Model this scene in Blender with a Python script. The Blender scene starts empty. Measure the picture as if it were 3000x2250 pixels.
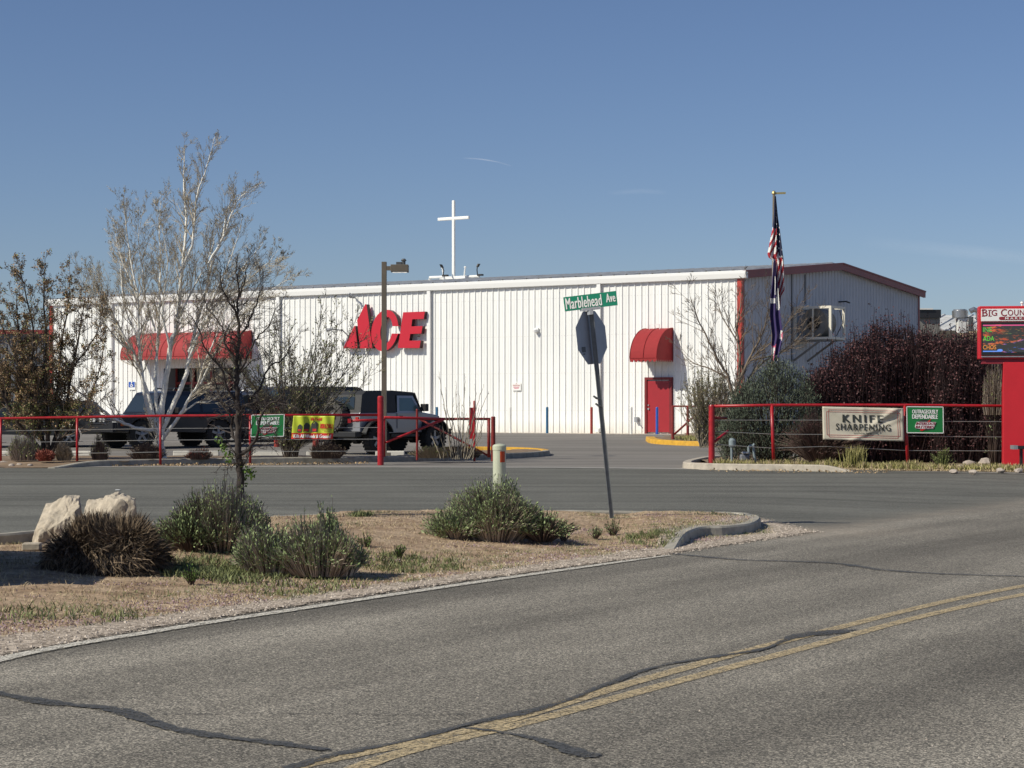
import bpy, bmesh, math, random
from mathutils import Vector, Matrix, noise
R = math.radians
sc = bpy.context.scene
# ---------------------------------------------------------------- camera, sky, sun, exposure
CAMZ = 1.5; F = 6000.0; HOR = 1190.0          # eye height (m); focal length and horizon row for a 3000 px wide frame
cd = bpy.data.cameras.new('camera'); cam = bpy.data.objects.new('camera', cd); sc.collection.objects.link(cam)
cam.location = (0, 0, CAMZ); cam.rotation_euler = (R(90), 0, 0)
cd.sensor_width = 36; cd.lens = 36*F/3000; cd.shift_y = (HOR-1125)/3000; cd.clip_start = .1; cd.clip_end = 5000
sc.camera = cam
SUN_HEAD, SUN_EL = R(63), R(39)               # light travels towards this heading (clockwise from +Y)
w = bpy.data.worlds.new('World'); sc.world = w; w.use_nodes = True
nt = w.node_tree; bg = nt.nodes['Background']
sky = nt.nodes.new('ShaderNodeTexSky'); sky.sky_type = 'NISHITA'; sky.sun_disc = False
sky.sun_elevation = SUN_EL; sky.sun_rotation = SUN_HEAD+math.pi
sky.altitude = 1500; sky.air_density = 1.0; sky.dust_density = 1.2; sky.ozone_density = 2.2
tint = nt.nodes.new('ShaderNodeMix'); tint.data_type = 'RGBA'; tint.blend_type = 'MULTIPLY'; tint.inputs[0].default_value = 1   # the clear dry air of the place: a little bluer than the model's
tint.inputs[7].default_value = (.99, 1.04, 1.22, 1); nt.links.new(sky.outputs[0], tint.inputs[6]); nt.links.new(tint.outputs[2], bg.inputs[0]); bg.inputs[1].default_value = .062
sd = bpy.data.lights.new('sun', 'SUN'); sun = bpy.data.objects.new('sun', sd); sc.collection.objects.link(sun)
sd.energy = 4.3; sd.angle = R(.5); sd.color = (1, .945, .80)
dv = Vector((math.sin(SUN_HEAD)*math.cos(SUN_EL), math.cos(SUN_HEAD)*math.cos(SUN_EL), -math.sin(SUN_EL)))
sun.rotation_euler = dv.to_track_quat('-Z', 'Y').to_euler()
vs = sc.view_settings; vs.view_transform = 'Standard'; vs.look = 'None'; vs.exposure = 0.08; vs.gamma = 1
rng = random.Random(7)
# ---------------------------------------------------------------- helpers
def V3(*a): return Vector(a)
def tag(o, label=None, cat=None, group=None, kind=None):
    if label: o['label'] = label
    if cat: o['category'] = cat
    if group: o['group'] = group
    if kind: o['kind'] = kind
    return o
def thing(name, label, cat, loc=(0, 0, 0), rz=0, group=None):
    o = bpy.data.objects.new(name, None); sc.collection.objects.link(o)
    o.location = loc; o.rotation_euler = (0, 0, rz); o.empty_display_size = .2
    return tag(o, label, cat, group)
def copy_tree(o, parent=None):
    c = o.copy(); sc.collection.objects.link(c)
    if parent: c.parent = parent
    for ch in list(o.children): copy_tree(ch, c)
    return c
def sstep(a, b, x):
    t = max(0., min(1., (x-a)/(b-a))); return t*t*(3-2*t)
def lerp(a, b, t): return a+(b-a)*t
class MB:
    def __init__(s): s.v = []; s.f = []; s.m = []
    def quad(s, a, b, c, d, m=0):
        n = len(s.v); s.v += [tuple(a), tuple(b), tuple(c), tuple(d)]; s.f.append((n, n+1, n+2, n+3)); s.m.append(m)
    def tri(s, a, b, c, m=0):
        n = len(s.v); s.v += [tuple(a), tuple(b), tuple(c)]; s.f.append((n, n+1, n+2)); s.m.append(m)
    def obox(s, c, ax, ay, az, m=0):          # half-extent vectors
        c = Vector(c); ax = Vector(ax); ay = Vector(ay); az = Vector(az); n = len(s.v)
        for k in (-1, 1):
            for j in (-1, 1):
                for i in (-1, 1): s.v.append(tuple(c+ax*i+ay*j+az*k))
        for q in ((0, 2, 3, 1), (4, 5, 7, 6), (0, 1, 5, 4), (2, 6, 7, 3), (0, 4, 6, 2), (1, 3, 7, 5)):
            s.f.append(tuple(n+i for i in q)); s.m.append(m)
    def box(s, x0, x1, y0, y1, z0, z1, m=0):
        s.obox(((x0+x1)/2, (y0+y1)/2, (z0+z1)/2), ((x1-x0)/2, 0, 0), (0, (y1-y0)/2, 0), (0, 0, (z1-z0)/2), m)
    def tube(s, pts, rad, sides=8, m=0, cap=True, ph=0):
        pts = [Vector(p) for p in pts]; k = len(pts)
        if not hasattr(rad, '__len__'): rad = [rad]*k
        n0 = len(s.v); prev = None
        for i, p in enumerate(pts):
            t = (pts[min(i+1, k-1)]-pts[max(i-1, 0)])
            if t.length < 1e-9: t = Vector((0, 0, 1))
            t.normalize()
            a = prev if prev is not None else (Vector((1, 0, 0)) if abs(t.x) < .8 else Vector((0, 1, 0)))
            a = a-t*a.dot(t)
            if a.length < 1e-6: a = t.orthogonal()
            a.normalize(); prev = a; b = t.cross(a); r = rad[i]
            for j in range(sides):
                an = ph+2*math.pi*j/sides
                s.v.append(tuple(p+a*(math.cos(an)*r)+b*(math.sin(an)*r)))
        for i in range(k-1):
            for j in range(sides):
                a0 = n0+i*sides+j; a1 = n0+i*sides+(j+1) % sides
                s.f.append((a0, a1, a1+sides, a0+sides)); s.m.append(m)
        if cap:
            s.f.append(tuple(n0+j for j in reversed(range(sides)))); s.m.append(m)
            s.f.append(tuple(n0+(k-1)*sides+j for j in range(sides))); s.m.append(m)
    def lathe(s, c, axis, prof, sides=24, m=0):  # prof: (distance along axis, radius)
        axis = Vector(axis).normalized(); c = Vector(c)
        a = axis.orthogonal().normalized(); b = axis.cross(a); n0 = len(s.v)
        for (h, r) in prof:
            for j in range(sides):
                an = 2*math.pi*j/sides; s.v.append(tuple(c+axis*h+a*(math.cos(an)*r)+b*(math.sin(an)*r)))
        for i in range(len(prof)-1):
            for j in range(sides):
                a0 = n0+i*sides+j; a1 = n0+i*sides+(j+1) % sides
                s.f.append((a0, a1, a1+sides, a0+sides)); s.m.append(m)
        s.f.append(tuple(n0+j for j in reversed(range(sides)))); s.m.append(m)
        s.f.append(tuple(n0+(len(prof)-1)*sides+j for j in range(sides))); s.m.append(m)
    def prism(s, poly, fa, fb, m=0, mside=None):  # poly of 2D points, fa/fb map (a,b)->3D for the two caps
        n = len(s.v); k = len(poly)
        for p in poly: s.v.append(tuple(fa(*p)))
        for p in poly: s.v.append(tuple(fb(*p)))
        s.f.append(tuple(range(n, n+k))); s.m.append(m)
        s.f.append(tuple(reversed(range(n+k, n+2*k)))); s.m.append(m)
        for i in range(k):
            j = (i+1) % k; s.f.append((n+i, n+k+i, n+k+j, n+j)); s.m.append(m if mside is None else mside)
    def add(s, vs_, fs_, m=0):
        n = len(s.v); s.v += [tuple(v) for v in vs_]
        for f in fs_: s.f.append(tuple(n+i for i in f)); s.m.append(m)
    def build(s, name, mats, parent=None, world=True, smooth=False, attr=None, fix=False, bevel=0):
        if not isinstance(mats, (list, tuple)): mats = [mats]
        off = Vector(parent.matrix_basis.translation if parent and world else (0, 0, 0))
        me = bpy.data.meshes.new(name)
        vv = s.v if off.length == 0 else [(x-off.x, y-off.y, z-off.z) for x, y, z in s.v]
        me.from_pydata(vv, [], s.f)
        for mt in mats: me.materials.append(mt)
        if len(mats) > 1: me.polygons.foreach_set('material_index', s.m)
        if smooth: me.polygons.foreach_set('use_smooth', [True]*len(s.f))
        if attr:
            for an, vals in attr.items():
                at = me.attributes.new(an, 'FLOAT', 'POINT'); at.data.foreach_set('value', vals)
        if fix or bevel:
            bm = bmesh.new(); bm.from_mesh(me)
            if bevel: bmesh.ops.remove_doubles(bm, verts=bm.verts, dist=1e-4)
            bmesh.ops.recalc_face_normals(bm, faces=bm.faces); bm.to_mesh(me); bm.free()
        me.update(); o = bpy.data.objects.new(name, me); sc.collection.objects.link(o)
        if bevel:
            md = o.modifiers.new('bevel', 'BEVEL'); md.width = bevel; md.segments = 2; md.limit_method = 'ANGLE'; md.angle_limit = R(35)
        if parent: o.parent = parent
        return o
# ---------------------------------------------------------------- materials
def nn(nt, t, **kw):
    n = nt.nodes.new(t)
    for k, v in kw.items(): setattr(n, k, v)
    return n
def ramp(nt, fac, stops):
    r = nt.nodes.new('ShaderNodeValToRGB'); el = r.color_ramp.elements
    while len(el) < len(stops): el.new(.5)
    for e, (p, c) in zip(el, stops): e.position = p; e.color = (c[0], c[1], c[2], 1) if hasattr(c, '__len__') else (c, c, c, 1)
    nt.links.new(fac, r.inputs[0]); return r.outputs[0]
def tex(nt, kind, scale, detail=4, rough=.6, coord='Object', vec=None, mapscale=None):
    if vec is None:
        tc = nn(nt, 'ShaderNodeTexCoord'); vec = tc.outputs[coord]
    if mapscale:
        mp = nn(nt, 'ShaderNodeMapping'); mp.inputs['Scale'].default_value = mapscale; nt.links.new(vec, mp.inputs[0]); vec = mp.outputs[0]
    t = nn(nt, 'ShaderNodeTexNoise' if kind == 'noise' else 'ShaderNodeTexVoronoi')
    t.inputs['Scale'].default_value = scale
    if kind == 'noise': t.inputs['Detail'].default_value = detail; t.inputs['Roughness'].default_value = rough
    nt.links.new(vec, t.inputs['Vector']); return t
def mixc(nt, fac, a, b, mode='MIX'):
    m = nn(nt, 'ShaderNodeMix', data_type='RGBA', blend_type=mode)
    for i, x in ((0, fac), (6, a), (7, b)):
        if hasattr(x, 'is_output'): nt.links.new(x, m.inputs[i])
        elif i == 0: m.inputs[0].default_value = x
        else: m.inputs[i].default_value = (*x, 1) if len(x) == 3 else x
    return m.outputs[2]
def mth(nt, op, a, b=None, c=None):
    m = nn(nt, 'ShaderNodeMath', operation=op)
    for i, x in enumerate((a, b, c)):
        if x is None: continue
        if hasattr(x, 'is_output'): nt.links.new(x, m.inputs[i])
        else: m.inputs[i].default_value = x
    return m.outputs[0]
def bump(nt, bsdf, h, strength=.3, dist=.01):
    b = nn(nt, 'ShaderNodeBump'); b.inputs['Strength'].default_value = strength; b.inputs['Distance'].default_value = dist
    nt.links.new(h, b.inputs['Height']); nt.links.new(b.outputs[0], bsdf.inputs['Normal'])
def mat(name, col, rough=.7, metal=0, var=0, vscale=3, col2=None, bmp=0, bscale=40, spec=.5, emis=None, estr=1, island=0, alpha=None, trans=0, coord='Object', mapscale=None):
    m = bpy.data.materials.new(name); m.use_nodes = True; nt = m.node_tree; b = nt.nodes['Principled BSDF']
    b.inputs['Roughness'].default_value = rough; b.inputs['Metallic'].default_value = metal
    b.inputs['Specular IOR Level'].default_value = spec; b.inputs['Base Color'].default_value = (*col, 1)
    c = None
    if island:
        g = nn(nt, 'ShaderNodeNewGeometry')
        lo = tuple(x*(1-island) for x in col); hi = tuple(min(1, x*(1+island)) for x in (col2 or col))
        c = ramp(nt, g.outputs['Random Per Island'], [(0, lo), (1, hi)])
    elif var or col2:
        t = tex(nt, 'noise', vscale, 5, .65, coord, mapscale=mapscale)
        lo = tuple(x*(1-var) for x in col); hi = tuple(min(1, x*(1+var)) for x in (col2 or col))
        c = ramp(nt, t.outputs[0], [(.32, lo), (.68, hi)])
    if c is not None: nt.links.new(c, b.inputs['Base Color'])
    if bmp: bump(nt, b, tex(nt, 'noise', bscale, 4).outputs[0], bmp)
    if emis: b.inputs['Emission Color'].default_value = (*emis, 1); b.inputs['Emission Strength'].default_value = estr
    if trans: b.inputs['Transmission Weight'].default_value = trans
    return m
M = {}
M['white_metal'] = mat('white_painted_steel', (.8, .8, .785), .45, var=.03, vscale=.6)
M['white_trim'] = mat('white_trim_paint', (.82, .82, .81), .4)
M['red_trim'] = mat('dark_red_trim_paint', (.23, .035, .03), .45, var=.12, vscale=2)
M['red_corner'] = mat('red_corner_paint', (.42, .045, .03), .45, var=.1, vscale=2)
M['roof_metal'] = mat('galvanised_roof', (.56, .56, .55), .9, 0, var=.25, vscale=1.2, spec=.05)
M['red_letter'] = mat('red_sign_face', (.52, .012, .03), .4)
M['letter_side'] = mat('dark_letter_return', (.05, .012, .015), .5)
M['awning'] = mat('red_awning_fabric', (.30, .022, .025), .85, var=.08, vscale=5, bmp=.1, bscale=20)
M['awning_faded'] = mat('faded_red_awning_fabric', (.33, .04, .042), .85, var=.12, vscale=2)
M['frame_red'] = mat('dark_red_frame_paint', (.17, .012, .014), .5, var=.1)
M['door_red'] = mat('red_door_paint', (.32, .012, .02), .45, var=.05, vscale=4)
M['post_red'] = mat('red_pipe_paint', (.38, .014, .02), .38, var=.25, vscale=9)
M['post_dark'] = mat('weathered_dark_red_paint', (.20, .018, .015), .5, var=.3, vscale=8)
M['galv_dark'] = mat('shade_darkened_sign_post', (.19, .20, .20), .5, .3, var=.2, vscale=8)  # steel tone lowered to carry the shaded back of the post
M['galv'] = mat('galvanised_steel', (.33, .34, .36), .5, .5, var=.15, vscale=6)
M['cable'] = mat('steel_cable', (.5, .5, .48), .4, .7)
M['sign_back'] = mat('aluminium_sign_back', (.33, .335, .36), .45, .35, var=.08, vscale=6)
M['sign_green'] = mat('green_reflective_sheet', (.004, .22, .125), .45)
M['white_paint'] = mat('white_paint', (.8, .8, .78), .5)
M['bollard_white'] = mat('white_bollard_paint', (.78, .78, .74), .5, var=.06, vscale=6)
M['bollard_blue'] = mat('faded_blue_bollard_paint', (.035, .13, .24), .5, var=.15, vscale=6)
M['bollard_blue2'] = mat('bright_blue_bollard_paint', (.02, .09, .42), .5, var=.12, vscale=6)
M['bollard_red'] = mat('rust_red_bollard_paint', (.30, .035, .025), .55, var=.2, vscale=6)
M['cream'] = mat('cream_plastic', (.50, .53, .40), .5, var=.06, vscale=5)
M['orange_label'] = mat('orange_warning_label', (.50, .06, .01), .5, var=.25, vscale=40)
M['brown_metal'] = mat('bronze_pole_paint', (.15, .125, .095), .5, var=.1, vscale=3)
M['black'] = mat('black_plastic', (.015, .015, .016), .5)
M['black_metal'] = mat('black_painted_metal', (.02, .02, .022), .35)
M['grey_pipe'] = mat('blue_grey_pipe_paint', (.22, .27, .29), .5, var=.15, vscale=10)
M['chrome'] = mat('chrome', (.6, .6, .6), .15, 1)
M['gold'] = mat('gold_finial', (.55, .45, .2), .35, .6)
M['glass_dark'] = mat('dark_glass', (.02, .028, .032), .08, spec=.8)
M['glass_tint'] = mat('tinted_window_glass', (.10, .17, .17), .1, spec=.8)
M['soft_top'] = mat('black_canvas_top', (.03, .029, .029), .6, bmp=.8, bscale=9)
M['tyre'] = mat('tyre_rubber', (.022, .021, .02), .85, bmp=.6, bscale=30)
M['dusty_tyre'] = mat('dusty_tyre_rubber', (.075, .07, .065), .9, bmp=.8, bscale=30)
M['rim'] = mat('alloy_rim', (.32, .33, .35), .35, .6)
M['silver_paint'] = mat('silver_car_paint', (.34, .345, .37), .3, .5, var=.03)
M['graphite_paint'] = mat('graphite_car_paint', (.05, .05, .055), .25, .4)
M['navy_paint'] = mat('dark_blue_grey_car_paint', (.028, .031, .04), .22, .4)
M['charcoal_paint'] = mat('charcoal_car_paint', (.05, .052, .055), .3, .3)
M['black_paint'] = mat('black_car_paint', (.02, .021, .024), .22)
M['lamp_glass'] = mat('headlamp_glass', (.55, .56, .56), .1, .3)
M['tail_red'] = mat('red_lamp_glass', (.35, .02, .015), .2)
M['amber'] = mat('amber_lamp_glass', (.45, .10, .02), .2)
M['concrete'] = mat('kerb_concrete', (.34, .315, .265), .9, var=.28, vscale=5, bmp=.3, bscale=60)
M['concrete_light'] = mat('pale_kerb_concrete', (.44, .39, .32), .9, var=.22, vscale=5, bmp=.3, bscale=60)
M['kerb_yellow'] = mat('yellow_kerb_paint', (.60, .33, .03), .65, var=.22, vscale=7)
M['stop_concrete'] = mat('wheel_stop_concrete', (.55, .52, .46), .8, var=.1, vscale=8)
M['purple_cloth'] = mat('purple_flag_cloth', (.045, .03, .12), .8)
M['red_cloth'] = mat('red_flag_cloth', (.36, .02, .03), .8)
M['white_cloth'] = mat('white_flag_cloth', (.72, .70, .68), .8)
M['navy_cloth'] = mat('navy_flag_cloth', (.012, .016, .05), .8)
M['pink_cloth'] = mat('pink_flag_cloth', (.6, .12, .2), .8)
M['banner_cloth'] = mat('cream_banner_vinyl', (.60, .55, .44), .6, var=.05, vscale=6)
M['ink_dark'] = mat('dark_grey_ink', (.035, .04, .035), .6)
M['ink_red'] = mat('red_ink', (.40, .05, .05), .6)
M['ink_maroon'] = mat('maroon_ink', (.26, .02, .035), .6)
M['sheet_green'] = mat('green_sign_board', (.01, .19, .045), .5)
M['sheet_yellow'] = mat('lime_yellow_vinyl', (.48, .55, .03), .5)
M['sheet_red'] = mat('red_vinyl', (.52, .02, .015), .5)
M['sheet_white'] = mat('white_vinyl', (.82, .82, .8), .5)
M['sign_red'] = mat('red_sign_cabinet', (.55, .018, .028), .42, var=.05, vscale=3)
M['grey_steel_dark'] = mat('dark_grey_steel', (.09, .095, .10), .5)
M['unit_grey'] = mat('grey_cooler_steel', (.20, .19, .17), .55, var=.2, vscale=5)
M['cream_steel'] = mat('cream_steel', (.72, .68, .58), .5)
M['silver_duct'] = mat('silver_duct', (.5, .5, .5), .3, .8)
M['far_grey'] = mat('grey_cladding', (.17, .18, .20), .6, var=.08, vscale=1)
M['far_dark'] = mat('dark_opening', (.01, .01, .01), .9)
M['far_white'] = mat('far_white_cladding', (.7, .69, .66), .6)
M['far_tan'] = mat('tan_fascia', (.55, .44, .28), .7, var=.3, vscale=1.5)
M['boulder'] = mat('pale_granite', (.44, .38, .30), .9, var=.34, vscale=6, bmp=1.0, bscale=9)
M['rock'] = mat('river_rock', (.40, .34, .29), .85, var=.25, vscale=9, bmp=.3, bscale=20)
M['shade_box_green'] = mat('green_shade_box_paint', (.05, .11, .07), .5, var=.1)
# vegetation
M['bark_white'] = mat('white_birch_bark', (.72, .69, .62), .85, col2=(.88, .86, .80), var=.12, vscale=6, bmp=.3, bscale=25)
M['twig_pale'] = mat('pale_twigs', (.56, .49, .38), .9, var=.2, vscale=3)
M['twig_grey'] = mat('grey_brown_twigs', (.28, .24, .18), .9, var=.2, vscale=3)
M['bark_dark'] = mat('dark_bark', (.045, .036, .032), .95, var=.35, vscale=12, bmp=.8, bscale=25)
M['twig_dark'] = mat('dark_twigs', (.065, .052, .048), .95)
M['bark_brown'] = mat('brown_bark', (.06, .045, .035), .95, var=.3, vscale=8)
M['twig_tan'] = mat('tan_twigs', (.20, .155, .115), .9, var=.15)
M['bud'] = mat('olive_brown_buds', (.26, .22, .12), .8, island=.5)
M['leaf_brown'] = mat('bronze_leaves', (.17, .11, .06), .75, col2=(.36, .24, .13), island=.35)
M['leaf_olive'] = mat('olive_leaves', (.085, .11, .03), .75, col2=(.19, .21, .07), island=.35)
M['leaf_green'] = mat('fresh_green_leaves', (.07, .13, .02), .6, col2=(.13, .22, .04), island=.3)
M['leaf_sage'] = mat('sage_green_leaves', (.12, .165, .065), .75, col2=(.28, .35, .16), island=.35)
M['stem_dry'] = mat('dry_grey_stems', (.12, .085, .065), .9, col2=(.42, .35, .28), island=.35)
M['stem_brown'] = mat('brown_stems', (.07, .045, .035), .9, col2=(.13, .09, .07), island=.3)
M['leaf_juniper'] = mat('juniper_foliage', (.035, .052, .036), .8, col2=(.11, .135, .09), island=.35)
M['leaf_plum'] = mat('purple_plum_leaves', (.03, .010, .011), .7, col2=(.10, .035, .036), island=.4)
M['stem_plum'] = mat('plum_stems', (.06, .035, .035), .9)
M['gable'] = mat('shade_greyed_gable_cladding', (.56, .575, .60), .55, var=.05, vscale=.6)  # greyed below the front wall's white to deepen the gable's shade
M['dead_frond'] = mat('dead_palm_fibres', (.028, .019, .013), .9, col2=(.20, .145, .095), island=.3)
M['grass_yellow'] = mat('yellow_green_grass', (.18, .19, .04), .7, col2=(.38, .34, .14), island=.3)
M['grass_green'] = mat('weed_green', (.075, .095, .03), .7, col2=(.20, .22, .09), island=.35)
M['grass_dry'] = mat('dry_straw', (.33, .25, .14), .85, col2=(.5, .4, .25), island=.25)
M['flower'] = mat('tiny_mauve_flowers', (.26, .17, .2), .8, col2=(.36, .25, .28), island=.2)
M['leaf_red'] = mat('red_succulent_leaves', (.16, .035, .02), .7, col2=(.3, .08, .05), island=.3)
M['tumble'] = mat('tan_tumbleweed', (.20, .15, .10), .9, col2=(.3, .24, .17), island=.25)
M['leaf_litter'] = mat('dead_leaf_litter', (.28, .18, .09), .9, col2=(.42, .3, .17), island=.3)
M['gravel_stone'] = mat('gravel_stones', (.26, .21, .17), .9, col2=(.5, .43, .36), island=.3)

def siding(name, col):
    m = bpy.data.materials.new(name); m.use_nodes = True; nt = m.node_tree; b = nt.nodes['Principled BSDF']
    tc = nn(nt, 'ShaderNodeTexCoord'); sp = nn(nt, 'ShaderNodeSeparateXYZ'); nt.links.new(tc.outputs['Object'], sp.inputs[0])
    st = tex(nt, 'noise', 1, 5, .7, vec=tc.outputs['Object'], mapscale=(2.2, 2.2, .12)); big = tex(nt, 'noise', .35, 4, .6, vec=tc.outputs['Object'])
    c = mixc(nt, 1, (*col, 1), ramp(nt, st.outputs[0], [(.3, .92), (.6, 1.01)]), 'MULTIPLY'); c = mixc(nt, 1, c, ramp(nt, big.outputs[0], [(.3, .95), (.7, 1.03)]), 'MULTIPLY')
    n = tex(nt, 'noise', 3, 5, .7, vec=tc.outputs['Object'])
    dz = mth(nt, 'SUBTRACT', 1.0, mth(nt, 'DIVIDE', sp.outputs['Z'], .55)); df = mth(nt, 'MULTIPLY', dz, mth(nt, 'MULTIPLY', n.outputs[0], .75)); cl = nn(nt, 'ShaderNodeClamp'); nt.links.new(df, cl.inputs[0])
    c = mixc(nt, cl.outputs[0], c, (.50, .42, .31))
    zz = mth(nt, 'FRACT', mth(nt, 'DIVIDE', sp.outputs['Z'], 1.55)); xx = mth(nt, 'FRACT', mth(nt, 'DIVIDE', sp.outputs['X'], .126))      # screw rows along the girts
    row = mth(nt, 'LESS_THAN', mth(nt, 'ABSOLUTE', mth(nt, 'SUBTRACT', zz, .6)), .010); dot = mth(nt, 'LESS_THAN', xx, .3)
    c = mixc(nt, mth(nt, 'MULTIPLY', mth(nt, 'MULTIPLY', row, dot), .30), c, (.3, .3, .3))
    nt.links.new(c, b.inputs['Base Color']); b.inputs['Roughness'].default_value = .45; return m
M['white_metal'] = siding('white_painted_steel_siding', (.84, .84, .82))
# ---------------------------------------------------------------- terrain
EA = Vector((-3.02, 12.08)); EN = Vector((-.866, .5))
def sdist(x, y): return (x-EA.x)*EN.x+(y-EA.y)*EN.y
def terr(x, y):
    z = .10*sstep(.8, 4.2, sdist(x, y))
    return z+.29*sstep(0, 1, (y-58)/22)
KP = []
def dirt(x, y):                                # how far the island's soil stands above the roadway
    s = sdist(x, y)
    k = sstep(1.6, 4.2, s)*sstep(-4.6, -2.6, x)
    if KP and x > 1.0 and inpoly(x, y, KP): k = max(k, sstep(1.0, 1.7, x)*sstep(.25, .8, math.hypot(x-KP[-2][0], y-KP[-2][1])))
    return .004+.10*k+.03*sstep(1., 2.5, s)*(.5+noise.noise(Vector((x*.9, y*.9, 0))))
def G(px, py, dz=0, f=terr):                   # where the line of sight through a pixel meets the terrain raised by dz
    k = (px-1500)/F; t = (py-HOR)/F; d = 20.
    for _ in range(60): d = .5*d+.5*(CAMZ-f(k*d, d)-dz)/t
    return Vector((k*d, d, f(k*d, d)+dz))
def P(px, py, d): return Vector(((px-1500)/F*d, d, CAMZ-(py-HOR)/F*d))
def PX(px, d, z=None):                         # point at column px and depth d standing on the terrain
    x = (px-1500)/F*d; return Vector((x, d, terr(x, d) if z is None else z))
def inpoly(x, y, poly):
    c = False; j = len(poly)-1
    for i in range(len(poly)):
        xi, yi = poly[i]; xj, yj = poly[j]
        if (yi > y) != (yj > y) and x < (xj-xi)*(y-yi)/(yj-yi)+xi: c = not c
        j = i
    return c
def dpoly(x, y, poly):
    b = 1e9; p = Vector((x, y)); j = len(poly)-1
    for i in range(len(poly)):
        a = Vector(poly[j]); q = Vector(poly[i]); ab = q-a; t = max(0, min(1, (p-a).dot(ab)/max(ab.dot(ab), 1e-9)))
        b = min(b, (a+ab*t-p).length); j = i
    return b
def lattice(xs, ys, zf, keep=None):
    mb = MB(); idx = {}
    def vid(i, j):
        if (i, j) not in idx: idx[(i, j)] = len(mb.v); mb.v.append((xs[i], ys[j], zf(xs[i], ys[j])))
        return idx[(i, j)]
    for j in range(len(ys)-1):
        for i in range(len(xs)-1):
            if keep and not keep((xs[i]+xs[i+1])/2, (ys[j]+ys[j+1])/2): continue
            mb.f.append((vid(i, j), vid(i+1, j), vid(i+1, j+1), vid(i, j+1))); mb.m.append(0)
    return mb
def frange(a, b, s):
    n = max(1, round((b-a)/s)); return [a+(b-a)*i/n for i in range(n+1)]
# ground sheet out to the horizon
xs = [-2000, -800, -300, -120]+frange(-60, 60, 5)+[120, 300, 800, 2000]
ys = [-600, -200, -60]+frange(-20, 120, 4)+[200, 400, 900, 3000]
gm = mat('dry_soil', (.34, .25, .16), .95, var=.25, vscale=.7, bmp=.3, bscale=8)
tag(lattice(xs, ys, lambda x, y: terr(x, y)-.12).build('ground', gm), kind='structure')

# asphalt: coarse chip seal on the main road, smoother on the side road
def asphalt_mat():
    m = bpy.data.materials.new('road_asphalt'); m.use_nodes = True; nt = m.node_tree; b = nt.nodes['Principled BSDF']
    tc = nn(nt, 'ShaderNodeTexCoord'); co = tc.outputs['Object']
    v = tex(nt, 'voronoi', 125, vec=co); wn = nn(nt, 'ShaderNodeSeparateColor'); nt.links.new(v.outputs['Color'], wn.inputs[0])
    chip = ramp(nt, wn.outputs[0], [(0, (.062, .057, .049)), (.35, (.120, .111, .095)), (.70, (.235, .213, .175)), (1, (.50, .45, .37))])
    v2 = tex(nt, 'voronoi', 120, vec=co); w2 = nn(nt, 'ShaderNodeSeparateColor'); nt.links.new(v2.outputs['Color'], w2.inputs[0])
    fine = ramp(nt, w2.outputs[0], [(0, (.082, .081, .071)), (.6, (.140, .138, .120)), (1, (.27, .265, .23))])
    at = nn(nt, 'ShaderNodeAttribute', attribute_name='chip')
    nz = tex(nt, 'noise', 1.1, 6, .7, vec=co)
    f = mth(nt, 'ADD', at.outputs['Fac'], mth(nt, 'MULTIPLY', mth(nt, 'SUBTRACT', nz.outputs[0], .5), .5))
    fc = ramp(nt, f, [(.3, 0), (.7, 1)])
    c = mixc(nt, fc, fine, chip)
    # worn wheel tracks and patches run along the road's direction
    m0 = nn(nt, 'ShaderNodeMapping'); m0.inputs['Rotation'].default_value = (0, 0, R(31)); nt.links.new(co, m0.inputs[0])
    mp = nn(nt, 'ShaderNodeMapping'); mp.inputs['Scale'].default_value = (.75, .055, 1)
    nt.links.new(m0.outputs[0], mp.inputs[0])
    t1 = tex(nt, 'noise', 1.0, 4, .55, vec=mp.outputs[0]); r1 = ramp(nt, t1.outputs[0], [(.32, .62), (.5, 1.0), (.66, 1.42)])
    t2 = tex(nt, 'noise', .5, 5, .6, vec=co); r2 = ramp(nt, t2.outputs[0], [(.3, .86), (.7, 1.12)])
    mp3 = nn(nt, 'ShaderNodeMapping'); mp3.inputs['Scale'].default_value = (.05, .9, 1); nt.links.new(co, mp3.inputs[0])
    t3 = tex(nt, 'noise', 1.3, 5, .6, vec=mp3.outputs[0]); r3 = ramp(nt, t3.outputs[0], [(.32, .72), (.68, 1.25)])
    c = mixc(nt, 1, c, mixc(nt, fc, r3, r1), 'MULTIPLY'); c = mixc(nt, 1, c, r2, 'MULTIPLY')
    du = nn(nt, 'ShaderNodeAttribute', attribute_name='dust')
    dn = tex(nt, 'noise', 6, 6, .75, vec=co)
    df = mth(nt, 'MULTIPLY', du.outputs['Fac'], ramp(nt, dn.outputs[0], [(.35, .25), (.65, 1)]))
    c = mixc(nt, df, c, (.42, .34, .26))
    nt.links.new(c, b.inputs['Base Color']); b.inputs['Roughness'].default_value = .9; b.inputs['Specular IOR Level'].default_value = .25
    hh = mixc(nt, fc, w2.outputs[0], wn.outputs[0]); bump(nt, b, hh, .5, .006)
    return m
GUT = [G(px, py) for px, py in [(-1500, 1368), (0, 1368), (700, 1369), (1600, 1371), (2100, 1376), (2500, 1380), (3000, 1389), (5000, 1400)]]
def gut_y(x):
    for a, b in zip(GUT, GUT[1:]):
        if x <= b.x: return a.y+(b.y-a.y)*(x-a.x)/(b.x-a.x)
    return GUT[-1].y
xs = [-60, -40, -30]+frange(-24, 24, .5)+[30, 40, 60]
ts = frange(-8, 34, .5)+[36, 38, 40, 42, 44]
mb = MB(); chip = []; dust = []
nose = G(2400, 1560)
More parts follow.
